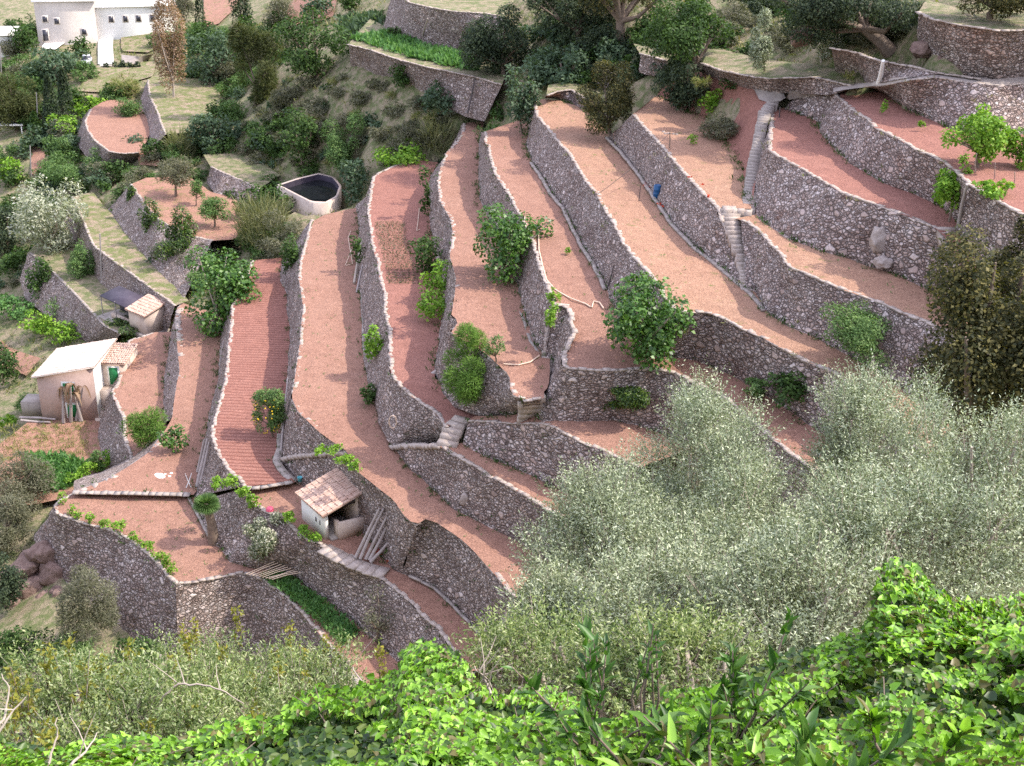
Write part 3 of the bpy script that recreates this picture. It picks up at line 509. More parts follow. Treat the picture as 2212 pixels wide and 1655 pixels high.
# ---------------------------------------------------------------- hillside under and around everything
CP = """30,20,-39 0,110,-41 60,118,-41 130,112,-41 200,150,-41.2 160,205,-42.6 330,130,-40.9 260,60,-39.6 330,10,-38.2 400,30,-38 450,10,-37 520,10,-35.5
560,60,-36 450,110,-39 420,150,-40.9 500,200,-40.6 60,250,-47 30,330,-49 80,330,-49 0,300,-49 130,300,-47.2 150,370,-48.5 60,420,-51.5 20,520,-55 40,600,-55.5 0,640,-57
10,760,-58 60,700,-56 150,760,-55 80,800,-56 60,850,-57 -20,850,-58 240,370,-46.6 290,350,-46 350,330,-45 400,310,-44.3 430,345,-44.3 500,470,-44.5 560,470,-43.5 620,520,-42.8 560,380,-42.6 600,360,-41.8 600,432,-40.7 640,455,-40.7 690,466,-40.6 738,446,-40.4 575,405,-40.8  480,280,-41.4 540,250,-39.5
620,180,-33.5 700,130,-31 760,150,-29.6 620,220,-35.5 560,240,-38.2 650,260,-36 750,220,-32.5 850,230,-31.6 900,250,-31.5 960,270,-32 800,320,-35.3 900,330,-34.8 700,330,-38.5 640,345,-40.3 760,370,-38.2 850,350,-36.2
700,60,-28.5 780,60,-27 820,30,-26.5 620,60,-32 640,0,-30 740,0,-27 900,-60,-20 1000,-50,-19.5 1100,40,-22.5 1100,130,-25.7 1060,210,-28.6 1100,250,-28.2
1200,60,-21 1330,90,-20.6 1250,110,-22.8 1400,70,-19.4 1500,100,-18.3 1590,110,-18.2 1700,125,-17.4 1850,95,-14.4 1900,100,-14.4 1960,60,-13.6 1600,40,-17 1450,20,-17.6 1300,10,-18 2100,0,-10.8 2230,0,-10.8 1800,20,-15.6
1400,190,-23.2 1340,200,-24.4
1200,150,-23.8 1300,210,-24.9 40,1060,-54.6 100,1090,-54.6 60,1180,-56 -30,1150,-57 -30,1300,-58"""
cps = []
for t in CP.split():
    x, y, z = map(float, t.split(',')); cps.append(at(x, y, z))
_w = np.array([at(x_, y_, -40.2) for x_, y_ in [(605, 404), (640, 391), (690, 379), (716, 387), (730, 404), (723, 425), (703, 437), (673, 435), (645, 422)]]); _c = _w.mean(0)
for q_ in _w: cps.append(np.r_[(at(*[0, 0], -40)[:2] * 0), 0] * 0 + np.array([*(_c[:2] + (q_[:2] - _c[:2]) * .86), ZO - 45.5]))
XYZ = """0,-6,-1.8 -30,-6,-1.8 30,-6,-1.8 0,4,-5.5 -12,5,-6 12,5,-5 0,10,-11 -12,10,-12 12,10,-10 0,20,-19 -14,20,-21 14,20,-17 0,35,-33 0,50,-44.5 15,45,-41.5 -40,50,-50 -20,40,-40
-40,20,-22 -40,5,-6.5 40,20,-14 40,40,-27 40,5,-4.5 -60,70,-58 25,50,-38 42,56,-30 -90,90,-61 -100,60,-50 60,75,-14 85,100,4 95,60,-8 60,50,-22
-150,330,-34 -60,350,-20 60,350,10 150,250,15 -160,200,-50 -160,120,-61 -160,450,-5 0,450,10 160,450,20 170,100,12 170,0,-4 -170,0,-6 -170,50,-50 -110,260,-40 -20,260,-18 40,200,4 70,140,2"""
for t in XYZ.split():
    x, y, z = map(float, t.split(',')); cps.append(np.array([x, y, z + ZO]))
# the skirt right of the camera-side terraces: stay well under them
K = np.concatenate([np.array(cps)] + UNDER)
_, ui = np.unique(np.round(K[:, :2], 1), axis=0, return_index=True); K = K[ui]
D = np.linalg.norm(K[:, None, :2] - K[None, :, :2], axis=2)
A = np.block([[-D - 0.0 * np.eye(len(K)) - 0.6 * np.eye(len(K)) * 0, np.ones((len(K), 1))], [np.ones((1, len(K))), np.zeros((1, 1))]])
A[:len(K), :len(K)] += np.eye(len(K)) * 1e-3
SOL = np.linalg.solve(A, np.r_[K[:, 2], 0])
def H(P):
    P = np.atleast_2d(P)[:, :2]; out = np.empty(len(P))
    for a in range(0, len(P), 3000):
        q = P[a:a + 3000]; out[a:a + 3000] = -np.linalg.norm(q[:, None] - K[None, :, :2], axis=2) @ SOL[:-1] + SOL[-1]
    return out
def atg(px, py, lo=15, hi=420):       # where the sight line of a pixel meets the hillside
    d = ray(px, py)
    for st in (8.0, .5, .05):
        t = np.arange(lo, hi + st, st); Q = d[None] * t[:, None] + [0, 0, ZO]; k = np.nonzero(Q[:, 2] < H(Q))[0]
        if not len(k): return Q[-1]
        hi = t[k[0]]; lo = max(lo, hi - st)
    return Q[k[0]]
def atz(px, py, key):                 # point of the photograph on a terrace
    B = SOILS[key]; z = -30.0
    P = at(px, py, B[:, 2].mean() - ZO)
    for _ in range(6):
        z = float(soil_z(B, P[None])[0]) - ZO; P = at(px, py, z)
    return P
gx = np.concatenate([np.arange(-170, -60, 2.5), np.arange(-60, 60, 1.2), np.arange(60, 172, 2.5)])
gy = np.concatenate([np.arange(-8, 150, 1.2), np.arange(150, 250, 2), np.arange(250, 455, 5)])
X, Y = np.meshgrid(gx, gy); G = np.stack([X.ravel(), Y.ravel()], 1)
G3 = np.c_[G, H(G)]; G3[:, 2] += 0.18 * noise(G3 * [1, 1, 0], 0.35) + 0.08 * noise(G3 * [1, 1, 0] + 3, 1.1)
i = np.arange(len(gy) - 1)[:, None] * len(gx); j = np.arange(len(gx) - 1)[None]
F = np.stack([i + j, i + j + 1, i + len(gx) + j + 1, i + len(gx) + j], -1).reshape(-1, 4)
tag(mesh('hillside', G3, F, M['ground'], True), kind='structure')
if __import__('os').environ.get('DBG'):
    for lb_, Tn_, Bn_ in WL:
        for k_, B_ in SOILS.items():
            if k_[0] != 'T': continue
            q_ = Bn_[inside(Bn_, B_)]
            if len(q_):
                dz_ = soil_z(B_, q_) - q_[:, 2]
                if (dz_ > .8).any(): print('OVER', lb_[:45], k_, int((dz_ > .8).sum()), '/', len(Bn_), 'max', round(float(dz_.max()), 1), [tuple(np.round(v_, 0)) for v_ in q_[dz_ > .8][::8]])
# ---------------------------------------------------------------- foliage
def unit(v): return v / (np.linalg.norm(v, axis=-1, keepdims=True) + 1e-9)
def rdir(n): return unit(R.normal(size=(n, 3)))
def leaves(P, N, T, size, asp=0.5, fold=0.25):
    """one folded diamond per row; P base, N normal, T direction of the leaf"""
    n = len(P); size = np.broadcast_to(size, (n,))[:, None]
    T = unit(T - N * (T * N).sum(1, keepdims=True)); S = np.cross(N, T)
    mid = P + T * size * 0.45; up = N * size * asp * fold
    V = np.stack([P, mid + S * size * asp * 0.5 + up, P + T * size, mid - S * size * asp * 0.5 + up], 1).reshape(-1, 3)
    return V, np.arange(n * 4).reshape(-1, 4)
def broad_leaves(P, N, T, size, asp=0.9, fold=0.22):
    """six-point leaves, two quads folded along the midrib"""
    n = len(P); s = np.broadcast_to(size, (n,))[:, None]
    T = unit(T - N * (T * N).sum(1, keepdims=True)); S = np.cross(N, T); k = s * asp * .5
    tip = P + T * s - N * s * 0.12
    V = np.stack([P, P + T * s * .12 + S * k + N * k * fold, P + T * s * .58 + S * k * .72 + N * k * fold, tip,
                  P + T * s * .58 - S * k * .72 + N * k * fold, P + T * s * .12 - S * k + N * k * fold], 1).reshape(-1, 3)
    b_ = np.arange(n)[:, None] * 6
    return V, np.concatenate([b_ + [0, 1, 2, 3], b_ + [0, 3, 4, 5]])
def clump_pts(c, rx, rz, n, K=None, gap=.42):
    """leaf positions and outward directions of an uneven crown"""
    K = K or int(R.integers(17, 28)); d = rdir(K); d[:, 2] = d[:, 2] * .95 + .12
    cc = d * R.uniform(.34, .86, (K, 1)); rr = R.uniform(.15, gap, K)
    k = R.choice(K, n, p=rr ** 2 / (rr ** 2).sum()); q = rdir(n); q[:, 2] += .2; q = unit(q)
    p = cc[k] + q * (rr[k] * R.uniform(.45, 1.05, n) ** .7)[:, None]
    out = unit(q + p * .6)
    return c + p * [rx, rx, rz], out, c + cc * [rx, rx, rz]
KIND = {  # leaf material, leaf size m, aspect, leaf count factor, bark
 'fig': ('fig', .26, .8, 1.0, 'pale_bark'), 'citrus': ('citrus', .17, .55, 1.3, 'bark'), 'lime': ('lime', .24, .7, .9, 'bark'), 'almond': ('almond', .17, .42, 1.2, 'bark'),
 'feather': ('feather', .34, .13, 1.6, 'bark'), 'oak': ('oak', .15, .6, 1.5, 'bark'), 'dark': ('dark', .20, .55, 1.2, 'bark'), 'bluegreen': ('bluegreen', .3, .5, 1, 'bark'),
 'green': ('green', .24, .6, 1.0, 'bark'), 'olive': ('olive', .20, .3, 1.2, 'bark'), 'silver': ('silver', .26, .4, 1.0, 'pale_bark'), 'scrub': ('scrub', .22, .25, 1.0, 'bark'),
 'grass': ('grass', .4, .1, 1.0, 'bark'), 'pine': ('pine', .34, .16, 1.6, 'bark'), 'dead': ('dead', .22, .4, 1.6, 'pale_bark'), 'whitefl': ('whitefl', .16, .5, 1.2, 'bark'), 'crop': ('crop', .24, .6, 1, 'bark'),
 'reed': ('reed', 1.0, .05, .7, 'bark'), 'yellowish': ('yellowish', .2, .5, 1, 'bark'), 'ivy': ('ivy', .24, .8, 1, 'bark')}
def base_pt(bx, by, key):
    if isinstance(key, (int, float)):
        q = atd(bx, by, key); q[2] = H(q)[0]; return q
    return atg(bx, by) if key == 'g' else atz(bx, by, key)
def crown_box(P, box):
    x0, y0, x1, y1 = box; d = ray((x0 + x1) / 2, (y0 + y1) / 2)
    # the crown stands over the trunk: same distance ahead, a little forward so that it is not cut by the hill
    Cc = d * (P[1] / d[1]) + [0, 0, ZO]; s = mpp(Cc); dl = math.asin(max(-1, min(1, -d[2])))
    rx = (x1 - x0) / 2 * s; hp = (y1 - y0) / 2 * s
    rz = math.sqrt(max(hp ** 2 - (rx * math.sin(dl)) ** 2, (.45 * rx) ** 2)) / math.cos(dl)
    return Cc, rx, rz
def plant(name, label, cat, b, box, kind='green', group=None, trunk=True, dens=1.0, big=1.0, style='', tr=None, upb=0.3):
    P = base_pt(*b); Cc, rx, rz = crown_box(P, box); lm, ls, asp, cf, bark = KIND[kind]
    s = mpp(Cc) / .0317; ls = ls * max(1.0, s ** .8) * big
    area = 4 * math.pi * rx * (rx + 2 * rz) / 3
    n = int(np.clip(dens * cf * 2.2 * area / (ls * ls * asp * .6 + 1e-6) * .5, 90, 26000))
    P[2] -= 0.03
    if style == 'cone':
        t = R.random(n) ** .75; a = R.random(n) * 6.283; rad = (1 - t) ** .6 * np.minimum(1, t * 7 + .35) * R.uniform(.8, 1.05, n)
        p = Cc + np.stack([rx * rad * np.cos(a), rx * rad * np.sin(a), (t * 2 - 1) * rz], 1)
        out = unit(np.stack([np.cos(a), np.sin(a), np.full(n, .4)], 1)); T = unit(out * .4 + [0, 0, 1] + rdir(n) * .25); cc = None
    elif style == 'reed':
        a = R.random(n) * 6.283; rad = rx * .7 * np.sqrt(R.random(n))
        p = np.stack([Cc[0] + rad * np.cos(a), Cc[1] + rad * np.sin(a), Cc[2] - rz + R.random(n) * rz * 1.2], 1)
        T = unit(np.stack([np.cos(a) * .35, np.sin(a) * .35, np.ones(n)], 1) + rdir(n) * .22); out = unit(rdir(n) + np.cross(T, [0, 0, 1])); cc = None
    else:
        p, out, cc = clump_pts(Cc, rx * 1.16, rz * 1.16, n, None if rx > 1.2 else int(R.integers(7, 12)))
        lo = P[2] + .08; k = p[:, 2] < lo; p[k, 2] = lo + R.random(k.sum()) * .35
        T = unit(out * .6 + rdir(n) * .9 + [0, 0, -.25 if kind in ('fig', 'citrus') else .25])
        if kind in ('feather', 'scrub', 'pine', 'grass', 'dead'): T = unit(out + rdir(n) * .45 + [0, 0, .5])
    N = unit(out * .7 + rdir(n) * .75 + [0, 0, upb + .25])
    V, F = leaves(p, N, T, ls * R.uniform(.6, 1.35, n), asp)
    if not trunk:
        o = mesh(name, V, F, M['l_' + lm], False, None, P); return tag(o, label, cat, group, 'thing')
    r = empty(name, P, label, cat, group)
    mesh('crown', V, F, M['l_' + lm], False, r, Cc)
    mb = MB(); r0 = tr or max(.04, min(.35, rx * .065)); top = Cc + [0, 0, rz * .1]
    if style == 'cone': mb.tube([P - [0, 0, .1], (P + Cc) / 2, Cc], [r0, r0 * .7, r0 * .3])
    else:
        f = P + (top - P) * .45 + np.r_[R.normal(0, .06 * rx, 2), 0]
        mb.tube([P - [0, 0, .15], (P + f) / 2 + np.r_[R.normal(0, .03 * rx, 2), 0], f], [r0 * 1.25, r0, r0 * .8], 8)
        if cc is not None:
            for q in cc[:9]:
                m_ = (f + q) / 2 + R.normal(0, .06 * rx, 3); mb.tube([f, m_, q, q + (q - m_) * .35], [r0 * .6, r0 * .42, r0 * .24, r0 * .08], 5)
    mb.build('trunk', M[bark], r, P)
    return r
T_ = plant
# ---- trees on the terraces
T_('fig_tree', 'big round fig tree with glossy bright green leaves on the hose strip', 'tree', (1398, 772, 'T7'), (1303, 596, 1508, 788), 'fig', dens=1.3)
T_('fig_tree', 'round fig tree at the wall between the two middle strips, behind a pale hose', 'tree', (1088, 600, 'T6'), (1029, 443, 1184, 608), 'fig', dens=1.2)
T_('fig_tree', 'dark leafy fig tree at the top of the ploughed field near the tiled shed', 'tree', (462, 712, 'T2'), (386, 556, 566, 738), 'fig', dens=1.2)
T_('citrus_tree', 'low dark citrus tree with yellow flowers under the big fig wall', 'tree', (1330, 893, 'T6b'), (1236, 797, 1402, 896), 'citrus', dens=1.8)
T_('almond_tree', 'pale green almond tree against the long coarse wall', 'tree', (1882, 790, 'T8'), (1780, 656, 1952, 792), 'almond', dens=.85)
T_('feathery_tree', 'bright feathery green tree in the pocket beside the short stairs', 'tree', (1012, 882, 'T5'), (948, 727, 1068, 878), 'feather', dens=1.0)
T_('bare_tree', 'small thin-leaved tree leaning over the rim above the feathery tree', 'tree', (1072, 782, 'T6'), (1038, 724, 1098, 784), 'almond', dens=.3)
lem = T_('lemon_tree', 'small lemon tree with yellow lemons on the ploughed field', 'tree', (590, 942, 'T3'), (541, 840, 617, 946), 'almond', dens=1.1)
T_('shrub', 'dull green shrub at the wall beside the thin ploughed rows', 'shrub', (930, 588, 'T5'), (888, 500, 968, 592), 'green', trunk=False, dens=.8)
T_('shrub', 'bright green shrub hanging under the rim left of the round fig', 'shrub', (950, 650, 'T5'), (908, 572, 986, 655), 'lime', trunk=False)
T_('shrub', 'yellow green shrub at the wall foot below the bright hanging shrub', 'shrub', (935, 690, 'T5'), (900, 628, 972, 692), 'lime', trunk=False)
T_('climbing_shrub', 'narrow shrub climbing the wall foot beside the thin ploughed rows, topmost', 'shrub', (920, 470, 'T5'), (904, 365, 932, 475), 'green', trunk=False, dens=.7)
T_('climbing_vine', 'tall bright vine climbing the wall of the widest bare red field', 'vine', (808, 815, 'T4'), (790, 698, 834, 822), 'lime', trunk=False)
T_('shrub', 'small dark shrub at the wall foot below the tall climbing vine', 'shrub', (797, 872, 'T4'), (770, 830, 822, 876), 'green', trunk=False)
T_('shrub', 'thin shrub leaning from the wall at the top of the widest red field', 'shrub', (768, 590, 'T4'), (752, 480, 786, 595), 'green', trunk=False, dens=.4)
T_('shrub_tree', 'dark brownish shrub tree at the far end of the cable-crossed strip', 'tree', (1322, 300, 'T8'), (1246, 152, 1382, 300), 'oak', dens=.9)
T_('walnut_tree', 'tall light green tree above the red earth bank', 'tree', (1500, 232, 'T9'), (1392, -15, 1580, 150), 'green', dens=1.1, tr=.25)
T_('dark_tree', 'dark green tree on the edge of the red earth bank', 'tree', (1492, 238, 'T9'), (1420, 118, 1535, 240), 'dark', dens=1.2)
T_('tree', 'round green tree at the head of the hose strip wall', 'tree', (1128, 288, 'T7'), (1086, 132, 1162, 288), 'bluegreen', dens=1.1)
T_('tree', 'spreading green tree behind the low curved wall at the head of a strip', 'tree', (1238, 182, 'g'), (1130, 105, 1292, 200), 'bluegreen', dens=1.0)
T_('dark_tree', 'big dark evergreen standing at the right end of the vegetable bed', 'tree', (1090, 178, 'g'), (1002, 14, 1155, 190), 'dark', dens=1.5)
T_('dark_tree', 'large purple-dark tree behind the tangled trees at the top middle', 'tree', (1250, 110, 'g'), (1142, -60, 1322, 112), 'dark', dens=1.2)
T_('oak_tree', 'thick-trunked dark oak at the top of the picture above the grass ledge', 'tree', (1335, 112, 'g'), (1240, -120, 1440, 60), 'oak', dens=1.2, tr=.55)
T_('olive_tree', 'upright grey olive tree on the flowery ledge', 'tree', (1652, 148, 'UA'), (1620, 30, 1682, 147), 'olive', dens=1.3)
T_('olive_tree', 'pale silver olive tree behind the flowery ledge', 'tree', (1775, 135, 'g'), (1738, 38, 1812, 136), 'silver', dens=1.2)
T_('carob_tree', 'broad dark tree with a leaning pale trunk beside the topmost high wall', 'tree', (1925, 108, 'g'), (1680, -70, 1992, 108), 'dark', dens=1.2, tr=.5)
T_('dark_tree', 'dark tree on the topmost grass ledge in the upper right corner', 'tree', (2140, 40, 'UR'), (2040, -70, 2250, 46), 'oak', dens=1.0)
T_('dark_tree', 'dark tree in front of the wall corner at the top right of centre', 'tree', (1620, 25, 'g'), (1560, -80, 1700, 30), 'dark', dens=1.1)
T_('fruit_tree', 'bright leafy fruit tree at the end of the upper red field', 'tree', (2112, 360, 'T12'), (2044, 232, 2180, 352), 'lime', dens=1.7, big=.9)
T_('fruit_tree', 'yellow green fruit tree cut by the right edge of the picture', 'tree', (2200, 360, 'T12'), (2155, 262, 2250, 372), 'lime', dens=1.5, big=.9)
T_('fruit_tree', 'leafy fruit tree spilling down over the wall corner post at right', 'tree', (2050, 478, 'T11'), (2028, 325, 2105, 460), 'lime', dens=1.6, big=.9)
T_('vine', 'bright vine trailing along the wall top at the right edge', 'vine', (2150, 425, 'T12'), (2105, 385, 2195, 432), 'lime', trunk=False)
T_('sapling', 'slim young sapling on the upper red field, nearer the path wall', 'sapling', (1909, 246, 'T12'), (1900, 218, 1918, 246), 'lime', trunk=False, big=.7)
T_('sapling', 'smallest young sapling on the upper red field', 'sapling', (1990, 282, 'T12'), (1984, 262, 1997, 281), 'lime', trunk=False, big=.6)
T_('sapling', 'tiny green sapling alone on the hose strip', 'sapling', (1227, 549, 'T7'), (1220, 534, 1234, 550), 'lime', trunk=False, big=.6)
T_('sapling', 'spindly young plant in the sun below the red earth bank', 'sapling', (1496, 312, 'T9'), (1484, 286, 1510, 312), 'lime', trunk=False, big=.6, dens=.5)
T_('fig_bush', 'small bright fig bush growing on the red earth bank', 'shrub', (1538, 240, 'g'), (1512, 192, 1562, 240), 'lime', trunk=False)
T_('shrub', 'scrubby shrub at the foot of the red earth bank', 'shrub', (1560, 300, 'T9'), (1505, 250, 1600, 305), 'scrub', trunk=False)
T_('shrub', 'dark shrub on the red earth bank under the low ledge wall', 'shrub', (1590, 190, 'g'), (1560, 160, 1615, 205), 'green', trunk=False)
T_('orange_tree', 'small orange tree casting a shadow on the strip right of the citrus', 'tree', (1612, 862, 'T7'), (1588, 810, 1655, 858), 'almond', dens=.9)
T_('shrub', 'dark leafy shrub against the coarse reddish wall behind the silver olives', 'shrub', (1700, 890, 'T7'), (1658, 806, 1765, 892), 'green', trunk=False, dens=1.2)
T_('holm_oak', 'huge dark holm oak with olive-yellow top at the right edge', 'tree', (2150, 985, 52), (1985, 535, 2300, 1030), 'oak', dens=2.6, big=1.15, tr=.5)
T_('holm_oak', 'smaller olive-yellow oak behind the huge dark one at the right edge', 'tree', (2230, 760, 58), (2140, 490, 2310, 760), 'oak', dens=2)
T_('scrub_bush', 'pale scrubby plant at the head of the wall between two strips', 'shrub', (1052, 306, 'T6'), (1028, 262, 1082, 306), 'almond', trunk=False, dens=.6)
T_('small_tree', 'small tree with a dark trunk at the head of the middle strips', 'tree', (1075, 262, 'g'), (1052, 222, 1092, 262), 'green')
T_('feathery_bush', 'feathery olive-green bush on the lowest red field', 'shrub', (318, 972, 'T1'), (274, 884, 358, 978), 'feather', trunk=False, dens=.9)
T_('fig_sapling', 'little fig tree at the end of the thick pale rim', 'tree', (384, 974, 'T2'), (350, 922, 408, 974), 'fig', big=.8)
T_('flowering_bush', 'grey-green flowering bush left of the tiled hut', 'shrub', (566, 1212, 'T2b'), (514, 1098, 618, 1212), 'whitefl', dens=1.2)
T_('grey_bush', 'bare twiggy grey bush against the wall above the path end', 'shrub', (815, 1385, 'T2b'), (770, 1270, 870, 1390), 'scrub', trunk=True, dens=.2)
# fruit on the lemon and citrus trees
def fruits(par, box, n, b, r=.05):
    P = base_pt(*b); Cc, rx, rz = crown_box(P, box); mbv = []; F = []
    bm = bmesh.new(); bmesh.ops.create_icosphere(bm, subdivisions=1, radius=1); v0 = np.array([v.co[:] for v in bm.verts]); f0 = np.array([[v.index for v in f.verts] for f in bm.faces]); bm.free()
    d = rdir(n); d[:, 1] = -abs(d[:, 1]); pts = Cc + d * [rx * .85, rx * .85, rz * .85]
    o = mesh('fruit', v0 * [r, r, r * 1.25], f0, M['l_lemon'], True)
    for k, q in enumerate(pts):
        c = o if k == 0 else o.copy()
        if k: COL.objects.link(c)
        c.parent = par; c.location = q - np.array(par.location)
fruits(lem, (541, 840, 617, 946), 38, (590, 942, 'T3'), .06)
# palm
def palm(b, box, label):
    P = base_pt(*b); Cc, rx, rz = crown_box(P, box); r = empty('fan_palm', P, label, 'palm')
    mb = MB(); mb.tube([P - [0, 0, .2], P * .5 + Cc * .5 + [.1, 0, 0], Cc], [.42, .34, .26], 9); mb.build('trunk', M['bark'], r, P)
    V, F, n = [], [], 0
    for k in range(60):
        d = rdir(1)[0]; d[2] = abs(d[2]) * 1.1 - .3; d = unit(d); c = Cc + d * rx * .22
        s = np.cross(d, [0, 0, 1]); s /= np.linalg.norm(s) + 1e-6; u = np.cross(s, d)
        for a in np.linspace(-1.2, 1.2, 13):
            t = d * math.cos(a) + s * math.sin(a); e = c + t * rx * .8 - [0, 0, .12]; w_ = np.cross(t, u) * .045
            V += [c, (c + e) / 2 + w_, e, (c + e) / 2 - w_]; F.append([n, n + 1, n + 2, n + 3]); n += 4
    mesh('crown', V, np.array(F), M['l_almond'], False, r, Cc)
palm((462, 1172, 'T2b'), (414, 1056, 478, 1124), 'fan palm with a thick trunk at the wall of the bottom red field')
# vines trained along rims
def row_of(name, label, cat, pts, w, h, kind, group, key, big=.7, dens=1.0):
    for (x, y) in pts:
        ww = w * R.uniform(.7, 1.3); hh = h * R.uniform(.7, 1.3)
        plant(name, label, cat, (x, y, key), (x - ww / 2, y - hh, x + ww / 2, y + hh * .1), kind, group, trunk=False, big=big, dens=dens)
row_of('grape_vine', 'small green vine planted along the rim of the bottom red field', 'vine', [(135, 1088), (152, 1112), (172, 1122), (196, 1130), (228, 1140), (252, 1150), (288, 1170), (306, 1180), (325, 1192), (345, 1212), (360, 1226), (372, 1240)], 24, 22, 'lime', 'vines along the rim of the bottom red field', 'T2b')
row_of('grape_vine', 'leafy vine along the rim of the small field left of the hut', 'vine', [(470, 1060), (500, 1058), (530, 1078), (545, 1096), (628, 1138), (650, 1156), (675, 1172)], 34, 30, 'lime', 'vines on the rim left of the hut', 'T3b')
row_of('grape_vine', 'bright vine shoot on the ledge above the tiled hut', 'vine', [(690, 984), (722, 982), (742, 1002), (766, 1020)], 32, 26, 'lime', 'vine shoots above the hut', 'T4')
row_of('creeper', 'bright creeper on the stair wall left of the big fig', 'vine', [(1198, 652), (1196, 680), (1190, 712)], 22, 34, 'lime', 'creeper on the stair wall', 'T7')
row_of('grape_vine', 'low vine along the curved boundary wall above the garden', 'vine', [(188, 1030), (212, 1016), (240, 1008), (160, 1040)], 38, 30, 'lime', 'vines below the curved boundary wall', 'LG')
